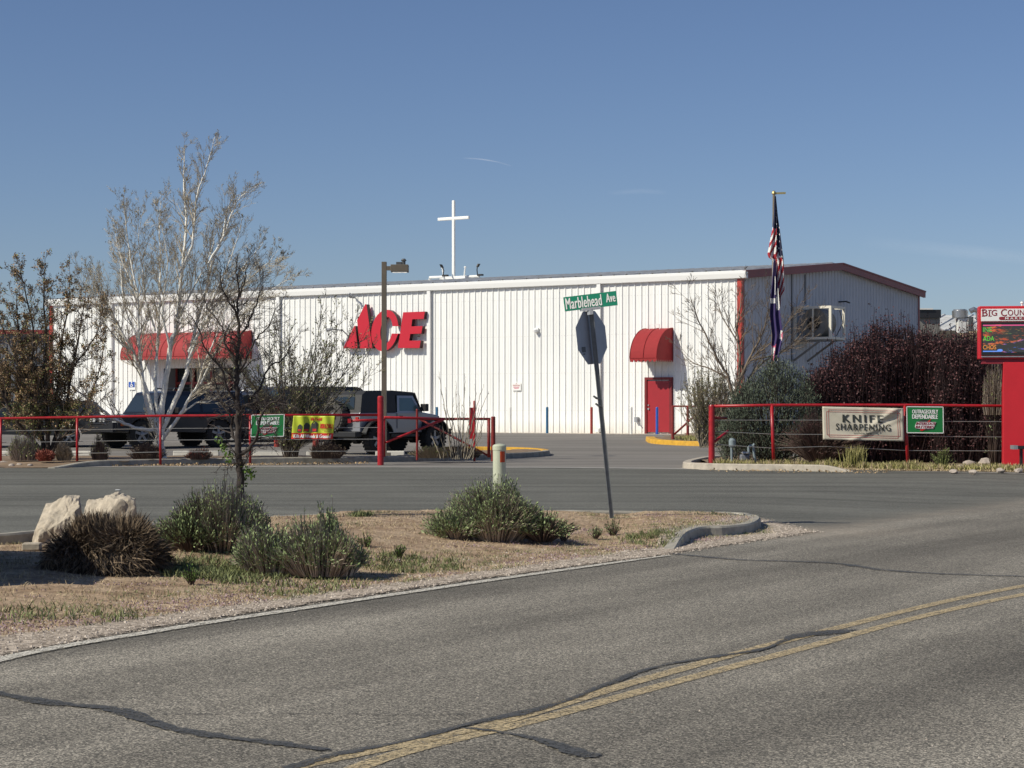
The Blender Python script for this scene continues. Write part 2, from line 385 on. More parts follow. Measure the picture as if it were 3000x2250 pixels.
for j, t in enumerate(ts+[1e9]):
    for x in xs:
        y = min(t, gut_y(x)) if t < 1e8 else gut_y(x)
        if t < 1e8 and t > 36: y = 36+(gut_y(x)-36)*(t-36)/10
        mb.v.append((x, y, terr(x, y)))
        s = sdist(x, y); chip.append(1-sstep(-1.8, 3.2, s))
        d1 = math.exp(-((s-.45)/.18)**2)*sstep(2.5, 4.0, x)*(1-sstep(6, 12, x))*.30
        d2 = math.exp(-((x-nose.x+.5)**2/1.6+(y-nose.y-.3)**2/1.2))*.6
        dust.append(max(d1, d2))
nx = len(xs)
for j in range(len(ts)):
    for i in range(nx-1):
        a = j*nx+i; mb.f.append((a, a+1, a+nx+1, a+nx)); mb.m.append(0)
tag(mb.build('road', asphalt_mat(), attr={'chip': chip, 'dust': dust}), kind='structure')

# parking lot: browner, smoother asphalt, rising gently to the store
def lot_mat():
    m = bpy.data.materials.new('parking_asphalt'); m.use_nodes = True; nt = m.node_tree; b = nt.nodes['Principled BSDF']
    t = tex(nt, 'noise', 1, 6, .65, mapscale=(.12, .8, 1)); c = ramp(nt, t.outputs[0], [(.3, (.155, .142, .127)), (.55, (.215, .198, .178)), (.75, (.30, .275, .245))])
    t2 = tex(nt, 'noise', 60, 3, .7); c = mixc(nt, 1, c, ramp(nt, t2.outputs[0], [(.3, .85), (.7, 1.15)]), 'MULTIPLY')
    nt.links.new(c, b.inputs['Base Color']); b.inputs['Roughness'].default_value = .88; b.inputs['Specular IOR Level'].default_value = .3
    return m
mb = MB(); xs = [-90, -60]+frange(-40, 40, 2)+[60, 90]; ts = frange(0, 1, 1/40.); nx = len(xs)
for t in ts:
    for x in xs:
        y = lerp(gut_y(x), 150, t*t); mb.v.append((x, y, terr(x, y)))
for j in range(len(ts)-1):
    for i in range(nx-1):
        a = j*nx+i; mb.f.append((a, a+1, a+nx+1, a+nx)); mb.m.append(0)
tag(mb.build('parking_lot', lot_mat()), kind='structure')
def strip(pts_a, pts_b, lift):
    mb = MB()
    for p in pts_a: mb.v.append((p.x, p.y, terr(p.x, p.y)+lift))
    for p in pts_b: mb.v.append((p.x, p.y, terr(p.x, p.y)+lift))
    n = len(pts_a)
    for i in range(n-1): mb.f.append((i, i+1, n+i+1, n+i)); mb.m.append(0)
    return mb
gx = frange(-40, 30, 1.0)
g1 = [V3(x, gut_y(x)-.02, 0) for x in gx]; g2 = [V3(x, gut_y(x)+.75+.02*x, 0) for x in gx]
tag(strip(g1, g2, .006).build('gutter', mat('gutter_concrete', (.29, .275, .25), .85, var=.15, vscale=1.5, bmp=.2)), kind='structure')

# painted lines and crack seals
def worn(name, col, keep=.5, soft=.06, scale=9, rough=.7):
    m = bpy.data.materials.new(name); m.use_nodes = True; nt = m.node_tree; b = nt.nodes['Principled BSDF']
    v = tex(nt, 'voronoi', 90); s = nn(nt, 'ShaderNodeSeparateColor'); nt.links.new(v.outputs['Color'], s.inputs[0])
    n = tex(nt, 'noise', scale, 5, .7)
    a = mth(nt, 'ADD', mth(nt, 'MULTIPLY', s.outputs[0], .35), mth(nt, 'MULTIPLY', n.outputs[0], .65))
    al = ramp(nt, a, [(keep-soft, 0), (keep+soft, 1)])
    nt.links.new(al, b.inputs['Alpha'])
    c = mixc(nt, 1, (*col, 1), ramp(nt, s.outputs[0], [(0, .75), (1, 1.15)]), 'MULTIPLY')
    nt.links.new(c, b.inputs['Base Color']); b.inputs['Roughness'].default_value = rough; b.inputs['Specular IOR Level'].default_value = .3
    return m
def smooth_path(pts, n=8):
    out = []; k = len(pts)
    for i in range(k-1):
        p0 = pts[max(i-1, 0)]; p1 = pts[i]; p2 = pts[i+1]; p3 = pts[min(i+2, k-1)]
        for j in range(n):
            t = j/n; out.append(.5*((2*p1)+(p2-p0)*t+(2*p0-5*p1+4*p2-p3)*t*t+(3*p1-p0-3*p2+p3)*t**3))
    out.append(pts[-1].copy()); return out
def ribbon(pts, wid, lift, jit=0, n=8, seed=1):
    r = random.Random(seed); pp = smooth_path(pts, n); a = []; b = []; k = len(pp)
    for i, p in enumerate(pp):
        t = pp[min(i+1, k-1)]-pp[max(i-1, 0)]; nrm = V3(-t.y, t.x, 0).normalized()
        ww = wid(i/(k-1)) if callable(wid) else wid
        a.append(p+nrm*(ww/2*(1+r.uniform(-jit, jit)))); b.append(p-nrm*(ww/2*(1+r.uniform(-jit, jit))))
    return strip(b, a, lift)
yel = worn('worn_yellow_paint', (.50, .395, .235), .44, .16)
wht = worn('worn_white_paint', (.64, .60, .52), .42, .10)
L1 = [G(*q) for q in [(560, 2560), (1050, 2250), (1600, 2103), (2233, 1932), (3000, 1742), (3900, 1600)]]
L2 = [G(*q) for q in [(480, 2400), (820, 2262), (1400, 2135), (1900, 1988), (2423, 1848), (3000, 1717), (3800, 1590)]]
tag(ribbon(L1, .105, .004, .05).build('yellow_line', yel), kind='structure')
tag(ribbon(L2, .105, .004, .05).build('yellow_line', yel), kind='structure')
L3 = [G(*q) for q in [(-900, 2180), (0, 1935), (450, 1853), (800, 1798), (1342, 1716), (1776, 1654), (1960, 1629)]]
tag(ribbon(L3, lambda t: .12*(1-.5*sstep(.7, 1, t)), .009, .1).build('edge_line', wht), kind='structure')
seal = worn('crack_sealant', (.078, .078, .077), .38, .14, 7, .7)
cr = [([(830, 2260), (980, 2215), (1180, 2175), (1370, 2125), (1620, 2068), (1900, 1962), (2100, 1925), (2230, 1905), (2330, 1868), (2450, 1852), (2520, 1846)], lambda t: .055+.012*math.sin(t*23)+.015*math.sin(t*57)+(.13*math.exp(-((t-.86)/.06)**2))-.05*sstep(.94, 1, t)),
      ([(-260, 1990), (0, 2035), (150, 2062), (330, 2080), (480, 2130), (640, 2160), (800, 2178), (960, 2200)], lambda t: .115-.03*t+.02*math.sin(t*31)),
      ([(1360, 2135), (1480, 2150), (1590, 2172), (1680, 2205), (1745, 2222)], lambda t: .04+.07*sstep(.3, .8, t)-.10*sstep(.93, 1, t)),
      ([(1960, 1622), (2150, 1640), (2320, 1646), (2450, 1652), (2600, 1672), (2800, 1684), (3100, 1692)], lambda t: .10)]
for i, (q, wf) in enumerate(cr):
    tag(ribbon([G(*a) for a in q], wf, .007, .35, 12, i).build('crack_seal', seal if i < 3 else worn('faint_crack_sealant', (.085, .087, .09), .47, .12, 5, .7)), kind='structure')
hair = [([(480, 2095), (900, 2094), (1370, 2097)], .012), ([(1280, 2090), (1500, 2097), (1750, 2080)], .01)]
for i, (q, wf) in enumerate(hair):
    tag(ribbon([G(*a) for a in q], wf, .006, .6, 30, i+9).build('crack', worn('hairline_crack', (.02, .02, .02), .48, .05, 14)), kind='structure')

# ---------------------------------------------------------------- kerbs
def kerb(pts, wid, top, name, m, base=-.05, mseg=None, n=6):
    pp = smooth_path(pts, n); mb = MB(); k = len(pp); rings = []
    for i, p in enumerate(pp):
        t = pp[min(i+1, k-1)]-pp[max(i-1, 0)]; nr = V3(-t.y, t.x, 0).normalized(); z = terr(p.x, p.y)
        h = top(i/(k-1)) if callable(top) else top
        prof = [(-wid/2-.015, base), (-wid/2, h-.02), (-wid/2+.02, h), (wid/2-.02, h), (wid/2, h-.02), (wid/2+.015, base)]
        rings.append(len(mb.v))
        for a, b in prof:
            q = p+nr*a; mb.v.append((q.x, q.y, z+b))
    for i in range(k-1):
        for j in range(5):
            a = rings[i]+j; b = rings[i+1]+j; mb.f.append((a, a+1, b+1, b))
            mb.m.append(mseg(i/(k-1)) if mseg else 0)
    for e in (0, k-1): mb.f.append(tuple(rings[e]+j for j in range(6))); mb.m.append(mb.m[-1] if e else mb.m[0])
    o = mb.build(name, m, fix=True); tag(o, kind='structure'); return o
isl_far = [G(px, py, .12) for px, py in [(-900, 1610), (-300, 1582), (0, 1563), (110, 1554), (430, 1533), (700, 1517), (957, 1505), (1212, 1498), (1587, 1494), (1900, 1498), (2130, 1500), (2190, 1506), (2212, 1516), (2185, 1532), (2117, 1540), (2030, 1545), (1958, 1578)]]
KP += [(p.x, p.y) for p in isl_far]+[(0.5, 20.0)]
kerb(isl_far, .14, lambda t: .12-.11*sstep(.965, 1, t), 'kerb', M['concrete'])
lf = [G(px, py, .0) for px, py in [(150, 1372), (260, 1367), (450, 1362), (716, 1358), (1115, 1353), (1303, 1350), (1444, 1345), (1560, 1339), (1600, 1333), (1560, 1326), (1440, 1322), (1300, 1322)]]
kerb(lf, .2, lambda t: .02+.12*sstep(0, .12, t), 'kerb', [M['concrete'], M['kerb_yellow']], mseg=lambda t: 1 if t > .72 else 0)
rf = [G(px, py, .0) for px, py in [(2150, 1345), (2060, 1356), (2016, 1372), (2140, 1377), (2300, 1379), (2420, 1381), (2500, 1382)]]
kerb(rf, .2, lambda t: .14-.12*sstep(.8, 1, t), 'kerb', M['concrete_light'])
bi = [PX(px, d) for px, d in [(1905, 71.5), (1931, 68.6), (2055, 66.8), (2150, 67.5)]]
kerb(bi, .3, .15, 'kerb', [M['kerb_yellow'], M['concrete']], mseg=lambda t: 0 if t < .66 else 1)

# island soil: gravel near the road edge, soil and straw further in
ip = [(-14, 4), (-8.5, 4)]+[(p.x, p.y) for p in [G(0, 1926), G(450, 1845), G(800, 1791), G(1342, 1711), G(1776, 1651), G(1960, 1629), G(2200, 1592), G(2420, 1560), G(2330, 1540), G(2250, 1522), G(2205, 1512)]]
ip += [(p.x, p.y) for p in reversed(isl_far[:12])]+[(-14, isl_far[0].y+1)]
def island_mat():
    m = bpy.data.materials.new('island_soil'); m.use_nodes = True; nt = m.node_tree; b = nt.nodes['Principled BSDF']
    tc = nn(nt, 'ShaderNodeTexCoord'); co = tc.outputs['Object']
    v = tex(nt, 'voronoi', 42, vec=co); s = nn(nt, 'ShaderNodeSeparateColor'); nt.links.new(v.outputs['Color'], s.inputs[0])
    grav = ramp(nt, s.outputs[0], [(0, (.22, .18, .145)), (.5, (.41, .34, .27)), (1, (.68, .58, .48))])
    n1 = tex(nt, 'noise', 2.2, 7, .7, vec=co); soil = ramp(nt, n1.outputs[0], [(.3, (.27, .18, .115)), (.5, (.43, .31, .21)), (.72, (.62, .48, .33))])
    n2 = tex(nt, 'noise', 24, 4, .75, vec=co); soil = mixc(nt, 1, soil, ramp(nt, n2.outputs[0], [(.3, .6), (.7, 1.3)]), 'MULTIPLY')
    at = nn(nt, 'ShaderNodeAttribute', attribute_name='gravel')
    n3 = tex(nt, 'noise', 3, 5, .7, vec=co); f = mth(nt, 'ADD', at.outputs['Fac'], mth(nt, 'MULTIPLY', mth(nt, 'SUBTRACT', n3.outputs[0], .5), .9))
    c = mixc(nt, ramp(nt, f, [(.4, 0), (.6, 1)]), soil, grav)
    cv = nn(nt, 'ShaderNodeAttribute', attribute_name='cover')
    n4 = tex(nt, 'noise', 14, 6, .8, vec=co)
    al = mth(nt, 'ADD', cv.outputs['Fac'], mth(nt, 'MULTIPLY', mth(nt, 'SUBTRACT', n4.outputs[0], .5), 1.6))
    n6 = tex(nt, 'noise', 9, 6, .75, vec=co); c = mixc(nt, 1, c, ramp(nt, n6.outputs[0], [(.32, .62), (.5, 1), (.68, 1.22)]), 'MULTIPLY')
    nt.links.new(ramp(nt, al, [(.22, 0), (.3, 1)]), b.inputs['Alpha'])
    nt.links.new(c, b.inputs['Base Color']); b.inputs['Roughness'].default_value = .95; b.inputs['Specular IOR Level'].default_value = .2
    bump(nt, b, mth(nt, 'ADD', s.outputs[0], mth(nt, 'MULTIPLY', n2.outputs[0], 2)), .7, .012)
    return m
def zi(x, y): return terr(x, y)+dirt(x, y)+.008*sstep(.1, .5, sdist(x, y))
mb = lattice(frange(-13, 5.5, .12), frange(5, 27.5, .12), zi, lambda x, y: inpoly(x, y, ip) or dpoly(x, y, ip) < .07)
gv = []; cv = []
for x, y, z in mb.v:
    s = sdist(x, y); gv.append(1-sstep(.55, 1.15, s) if x < 1.6 else 1-sstep(1.0, 1.9, s)*(1-sstep(2.2, 3.2, x)))
    dd = dpoly(x, y, ip) if inpoly(x, y, ip) else 0
    cv.append(1. if s > 1.0 and x < 2.6 else min(1., dd*2.2+(.1 if x < 1.5 else 0)))
tag(mb.build('island_soil', island_mat(), smooth=True, attr={'gravel': gv, 'cover': cv}), kind='structure')
# soil beds behind the far kerbs
bed = mat('bed_soil', (.22, .155, .10), .95, var=.3, vscale=2.5, bmp=.5, bscale=15)
def bedmesh(poly, lift, nm='planting_bed'):
    L_ = lift if callable(lift) else (lambda x, y: lift)
    xs_ = [p[0] for p in poly]; ys_ = [p[1] for p in poly]
    mb = lattice(frange(min(xs_), max(xs_), .5), frange(min(ys_), max(ys_), .3), lambda x, y: terr(x, y)+L_(x, y)+.03*noise.noise(Vector((x, y, 3))), lambda x, y: inpoly(x, y, poly))
    tag(mb.build(nm, bed, smooth=True), kind='structure')
lp = [(p.x, p.y+.1) for p in lf[:10]]; bedmesh([(-26, 46.5), (-12.5, 46.5)]+lp+[(lf[8].x-2, lf[8].y+.2), (-3, 53.4), (-26, 53.0)], lambda x, y: .11 if x > lf[1].x else .01+.10*sstep(46.9, 48.6, y))
rp = [(p.x+.1, p.y+.05) for p in rf[1:6]]; bedmesh(rp+[(8.5, 45), (12, 43.4), (26, 42), (26, 56), (6.0, 56)], lambda x, y: .10-.08*sstep(6.4, 7.6, x))
bedmesh([(bi[0].x+.1, bi[0].y), (bi[1].x, bi[1].y+.2), (bi[2].x, bi[2].y+.2), (bi[3].x+3, bi[3].y+.2), (12, 78), (bi[0].x+2, 78)], .10)
# ---------------------------------------------------------------- the store
BC = V3(8.96, 80.0, .39); U = V3(-.824, .566, 0).normalized(); VV = V3(-U.y*-1, -U.x, 0); VV = V3(U.y, -U.x, 0)
if VV.y < 0: VV = -VV
ZB, ZE = .39, 6.78; LEN = 38.7; WID = 17.15; RISE = .78
def W(u, v, z): return V3(BC.x+U.x*u+VV.x*v, BC.y+U.y*u+VV.y*v, z)
def wallpx(px, py, off=0):                     # (u, z) where a sight line meets the plane 'off' in front of the front wall
    k = (px-1500)/F; c = BC-VV*off; u = (k*c.y-c.x)/(U.x-k*U.y); Y = c.y+U.y*u
    return u, CAMZ-(py-HOR)/F*Y
def gabpx(px, py, off=0):
    k = (px-1500)/F; c = BC-U*off; v = (k*c.y-c.x)/(VV.x-k*VV.y); Y = c.y+VV.y*v
    return v, CAMZ-(py-HOR)/F*Y
def ribbed(mb, fn, a0, a1, z0, z1, pitch=.305, h=.038, m=0):   # fn(a, out, z) -> point; z1 may depend on a
    prof = []; a = a0
    z1f = z1 if callable(z1) else (lambda q: z1)
    while a < a1-1e-6:
        for da, o in ((0, 0), (.075, 0), (.08, .006), (.10, .006), (.105, 0), (.225, 0), (.245, h), (.283, h), (.303, 0)):
            if a+da*pitch/.305 <= a1: prof.append((a+da*pitch/.305, o))
        a += pitch
    prof.append((a1, 0)); n = len(mb.v)
    for a, o in prof: mb.v.append(tuple(fn(a, o, z0))); mb.v.append(tuple(fn(a, o, z1f(a))))
    for i in range(len(prof)-1):
        mb.f.append((n+2*i, n+2*i+2, n+2*i+3, n+2*i+1)); mb.m.append(m)
store = thing('store_building', 'long white ribbed metal store with dark red gable trim and red door', 'building', tuple(W(0, 0, ZB)))
EN0, EN1, ENZ = 26.4, 31.0, 3.3
mb = MB(); fw = lambda a, o, z: W(a, -o, z)
ribbed(mb, fw, 0, EN0, ZB, ZE-.1); ribbed(mb, fw, EN0, EN1, ENZ, ZE-.1); ribbed(mb, fw, EN1, LEN, ZB, ZE-.1)
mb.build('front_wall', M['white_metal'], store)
mb = MB(); zr = lambda v: ZE-.05+RISE*(1-abs(v-WID/2)/(WID/2))
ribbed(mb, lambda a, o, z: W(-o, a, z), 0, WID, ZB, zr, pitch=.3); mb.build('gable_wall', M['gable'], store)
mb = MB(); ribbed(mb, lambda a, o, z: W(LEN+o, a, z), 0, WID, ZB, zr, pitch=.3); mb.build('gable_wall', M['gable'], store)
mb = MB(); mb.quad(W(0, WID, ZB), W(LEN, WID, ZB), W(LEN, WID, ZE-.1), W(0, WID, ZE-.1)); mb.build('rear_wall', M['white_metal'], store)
mb = MB()
for sgn in (0, 1):
    def rf_(a, o, t, sgn=sgn):
        v = t if sgn == 0 else WID-t
        return W(a, v, ZE+.02+RISE*(t/(WID/2))+o)
    ribbed(mb, rf_, -.25, LEN+.25, -.15, WID/2, pitch=.61, h=.055)
mb.build('roof', M['roof_metal'], store)
mb = MB(); sec = [(-.02, ZE-.30), (-.17, ZE-.28), (-.20, ZE-.10), (-.20, ZE+.0), (-.17, ZE+.02), (-.02, ZE+.0)]
mb.prism(sec, lambda a, b: W(-.3, a, b), lambda a, b: W(LEN+.3, a, b)); mb.build('gutter', M['white_trim'], store, fix=True)
for u in (1257, 1755, 815, 325):
    uu = wallpx(u, 900, .1)[0]; mb = MB(); c = W(uu, -.10, (ZB+ZE-.3)/2+.1)
    mb.obox(c, U*.085, VV*.055, V3(0, 0, (ZE-.3-ZB-.2)/2)); mb.obox(W(uu, -.16, ZB+.12), U*.08, VV*.12, V3(0, 0, .06)); mb.build('downspout', M['white_trim'], store)
for u in (0, LEN):
    s = 1 if u == 0 else -1; mb = MB()
    mb.obox(W(u+s*.07, -.045, (ZB+ZE-.3)/2), U*.09, VV*.012, V3(0, 0, (ZE-.3-ZB)/2))
    mb.obox(W(u-s*.05, .03, (ZB+ZE)/2-.1), U*.012, VV*.087, V3(0, 0, (ZE-.2-ZB)/2)); mb.build('corner_trim', M['red_corner'], store)
mb = MB()
mb.obox(W(-.05, WID-.03, (ZB+ZE)/2), U*.012, VV*.087, V3(0, 0, (ZE-ZB)/2)); mb.build('corner_trim', M['red_trim'], store)
for u in (-.24, LEN+.24):
    for a, b in ((-.18, WID/2), (WID+.18, WID/2)):
        mb = MB(); za = ZE-.0+RISE*(1-abs(a-WID/2)/(WID/2)); zb = ZE+RISE
        A = W(u, a, za-.13); B = W(u, b, zb-.13); d = (B-A)*.5; n = d.normalized().cross(U).normalized()
        mb.obox((A+B)/2, d, n*.15, U*.05); mb.build('rake_trim', M['red_trim'], store)
        mb = MB(); mb.obox((A+B)/2+n*(.13 if n.z > 0 else -.13), d, n*.03, U*.075); mb.build('rake_cap', M['red_trim'], store)
# side door
ud1, zt = wallpx(1893, 1113); ud0, _ = wallpx(1972, 1113)
dr = MB(); dr.obox(W((ud0+ud1)/2, -.06, (ZB+zt)/2+.01), U*((ud1-ud0)/2-.10), VV*.03, V3(0, 0, (zt-ZB)/2-.06)); door = dr.build('door', M['door_red'], store)
mb = MB()
for a, b in ((ud1-.05, .05), (ud0+.05, .05)): mb.obox(W(a, -.075, (ZB+zt)/2), U*b, VV*.06, V3(0, 0, (zt-ZB)/2))
mb.obox(W((ud0+ud1)/2, -.075, zt+.05), U*((ud1-ud0)/2), VV*.06, V3(0, 0, .05)); mb.build('door_frame', M['frame_red'], store)
for nm_, zz_, rr_ in (('door_handle', 1.0, .04), ('deadbolt', 1.15, .03)):
    mb = MB(); mb.tube([W(ud1-.18, -.14, ZB+zz_), W(ud1-.18, -.09, ZB+zz_)], rr_, 10); h = mb.build(nm_, M['galv'], store); h.parent = door; h.location = (0, 0, 0)
# recessed entrance with glass doors
mb = MB(); e = .9
for (a, b, c, d) in ((W(EN0, 0, ZB), W(EN0, e, ZB), W(EN0, e, ENZ), W(EN0, 0, ENZ)), (W(EN1, 0, ZB), W(EN1, e, ZB), W(EN1, e, ENZ), W(EN1, 0, ENZ)), (W(EN0, 0, ENZ), W(EN0, e, ENZ), W(EN1, e, ENZ), W(EN1, 0, ENZ))): mb.quad(a, b, c, d)
mb.build('entrance_recess', M['far_grey'], store)
mb = MB(); mb.quad(W(EN0, e, ZB), W(EN1, e, ZB), W(EN1, e, ENZ), W(EN0, e, ENZ)); gl = mb.build('entrance_glass', M['glass_dark'], store)
mb = MB()
for i in range(5): mb.obox(W(lerp(EN0, EN1, i/4), e-.06, (ZB+ENZ)/2), U*.06, VV*.04, V3(0, 0, (ENZ-ZB)/2))
mb.obox(W((EN0+EN1)/2, e-.065, 2.6), U*(EN1-EN0)/2, VV*.035, V3(0, 0, .06)); mb.build('entrance_frame', M['red_trim'], store)
# awnings: quarter round hoods with a scalloped valance
def awning(u0, u1, ztop, zbot, proj, m, nscal, name='awning'):
    mb = MB(); n = 14; val = .16; arc = []
    for i in range(n+1):
        a = math.pi/2*i/n; arc.append((math.sin(a)*proj, zbot+val+(ztop-zbot-val)*math.cos(a)))
    for i in range(n):
        (p0, z0), (p1, z1) = arc[i], arc[i+1]; mb.quad(W(u0, -p0, z0), W(u1, -p0, z0), W(u1, -p1, z1), W(u0, -p1, z1))
    for u in (u0, u1):
        c = len(mb.v); mb.v.append(tuple(W(u, 0, zbot+val))); 
        for p, z in arc: mb.v.append(tuple(W(u, -p, z)))
        for i in range(n): mb.f.append((c, c+1+i, c+2+i)); mb.m.append(0)
    def scal(A, B, k):
        for i in range(k*6):
            t0, t1 = i/(k*6), (i+1)/(k*6); f = lambda t: zbot+.10-.10*abs(math.sin(t*k*math.pi))**.8
            a = A.lerp(B, t0); b = A.lerp(B, t1)
            mb.quad((a.x, a.y, zbot+val), (b.x, b.y, zbot+val), (b.x, b.y, f(t1)), (a.x, a.y, f(t0)))
    scal(W(u0, -proj, 0), W(u1, -proj, 0), nscal); k2 = max(3, int(proj/.16)); scal(W(u0, -proj, 0), W(u0, 0, 0), k2); scal(W(u1, -proj, 0), W(u1, 0, 0), k2)
    o = mb.build(name, m, store)
    mb = MB(); uu = u0+.02
    k = max(2, round((u1-u0)/.9))
    for j in range(k+1):
        uu = lerp(u0+.01, u1-.01, j/k)
        mb.tube([W(uu, -p*1.008-.004, z+.008) for p, z in arc], .011, 4)
    mb.tube([W(u0, -proj-.01, zbot+val), W(u1, -proj-.01, zbot+val)], .012, 4)
    s = mb.build('awning_seam', M['awning'], store); s.parent = o; s.location = (0, 0, 0)
awning(ud0, ud1, 4.62, 3.25, 1.28, M['awning'], 6)
awning(25.4, 32.3, 4.98, 3.66, 1.57, M['awning_faded'], 34)
mb = MB(); a = (ud0+ud1)/2
mb.tube([W(a-.2, -.35, 4.55), W(a-.2, -.35, 4.76), W(a+.25, -.35, 4.76), W(a+.25, -.35, 4.5)], .015, 5); mb.build('awning_bracket', M['white_trim'], store)
# small fixtures on the walls
def fixture(px, py, name, kind):
    u, z = wallpx(px, py, .15); mb = MB()
    if kind == 'flood':
        mb.tube([W(u, -.04, z), W(u, -.18, z)], .035, 8); mb.tube([W(u, -.16, z+.02), W(u-.10, -.42, z+.10), W(u-.12, -.52, z+.02)], [.03, .05, .085], 10); mb.tube([W(u, -.16, z-.02), W(u+.10, -.34, z+.18)], [.03, .06], 8)
    elif kind == 'arm':
        mb.tube([W(u-.35, -.04, z-.25), W(u-.2, -.3, z+.02), W(u+.15, -.6, z+.08)], .03, 8); mb.tube([W(u+.15, -.6, z+.08), W(u+.38, -.7, z+.03)], [.05, .09], 10)
    elif kind == 'dome':
        mb.obox(W(u, -.08, z+.02), U*.09, VV*.05, V3(0, 0, .09)); mb.lathe(W(u, -.18, z-.09), (0, 0, 1), [(0, .02), (.03, .08), (.12, .10), (.16, .06)], 12)
    else:
        mb.obox(W(u, -.1, z), U*.07, VV*.07, V3(0, 0, .10)); mb.tube([W(u, -.14, z-.05), W(u-.12, -.2, z-.16)], .03, 6)
    return mb.build(name, M['galv'] if kind != 'dome' else M['white_trim'], store, fix=True)
fixture(1036, 872, 'wall_floodlight', 'flood'); fixture(1000, 970, 'wall_lamp_arm', 'arm'); fixture(1569, 969, 'wall_camera', 'dome'); fixture(1863, 1229, 'wall_tap', 'tap')
mb = MB()
v, z = gabpx(2466, 885, .1); mb.tube([W(-.05, v-.2, z), W(-.3, v, z+.02), W(-.3, v+.35, z-.02)], .035, 6); mb.build('wall_floodlight', M['black'], store)
mb = MB()
for px, y0, y1 in ((2319, 800, 1060), (2358, 804, 892)):
    v, za = gabpx(px, y0, .05); _, zb2 = gabpx(px, y1, .05); mb.tube([W(-.06, v, za), W(-.06, v, zb2)], .025, 6)
mb.build('conduit', M['grey_steel_dark'], store)

# apron of pale concrete along the wall
mb = MB(); n = 20
for i in range(n+1):
    for v in (-2.1, .0):
        p = W(lerp(-1.5, LEN+1, i/n), v, 0); mb.v.append((p.x, p.y, max(terr(p.x, p.y), .385)+.006))
for i in range(n): mb.f.append((2*i, 2*i+2, 2*i+3, 2*i+1)); mb.m.append(0)
tag(mb.build('pavement', mat('apron_concrete', (.46, .41, .35), .85, var=.12, vscale=1)), kind='structure')

# ---------------------------------------------------------------- block letters
def z2(x, y): return 700+x*.3918, 750+y*.3918
LOFF = .34
def lp_(poly): return [wallpx(*z2(*p), LOFF) for p in poly]
ell = lambda cx, cy, rx, ry, a0, a1, n: [(cx+rx*math.cos(R(a0+(a1-a0)*i/n))-(0)*.0+ .10*(cy-(cy+ry*math.sin(R(a0+(a1-a0)*i/n)))) , cy+ry*math.sin(R(a0+(a1-a0)*i/n))) for i in range(n+1)]
A1 = [(778, 690), (862, 523), (870, 523), (888, 690)]
A2 = [(906, 690), (883, 480), (944, 360), (954, 362), (998, 690)]
Cc = ell(1093, 557, 103, 155, -12, -348, 40)
Cc = [p for p in Cc if True]
outer = ell(1090, 557, 100, 155, -14, -342, 36); inner = ell(1102, 556, 44, 100, -342, -14, 26)
inner = [(max(min(x, 1150), 1040), y) for x, y in inner]
CC = [(1207, 524)]+[p for p in outer if not (p[0] > 1150 and 524 < p[1] < 580)]+[(1193, 580), (1143, 580)]+[p for p in inner if not (p[0] > 1138 and 520 < p[1] < 590)]+[(1148, 524)]
E_ = [(1228, 421), (1390, 415), (1381, 470), (1296, 473), (1289, 526), (1373, 523), (1363, 580), (1281, 583), (1273, 633), (1359, 632), (1350, 688), (1188, 688)]
sg = thing('letter_sign', 'large red dimensional letters mounted on the white wall behind the lamp post', 'sign', tuple(W(15.6, -.05, 3)))
for nm, pl in (('letter', [A1, A2]), ('letter', [CC]), ('letter', [E_])):
    mb = MB()
    for p in pl:
        q = lp_(p); mb.prism(q, lambda a, b: W(a, -LOFF, b), lambda a, b: W(a, -LOFF+.22, b), 0, 1)
    mb.build(nm, [M['red_letter'], M['letter_side']], sg)
for px in (1045, 1070, 1110, 1160, 1200, 1225):
    mb = MB(); u, z = wallpx(px, 985, .1); mb.tube([W(u, -.02, z), W(u, -.14, z)], .02, 6); mb.build('standoff', M['letter_side'], sg)

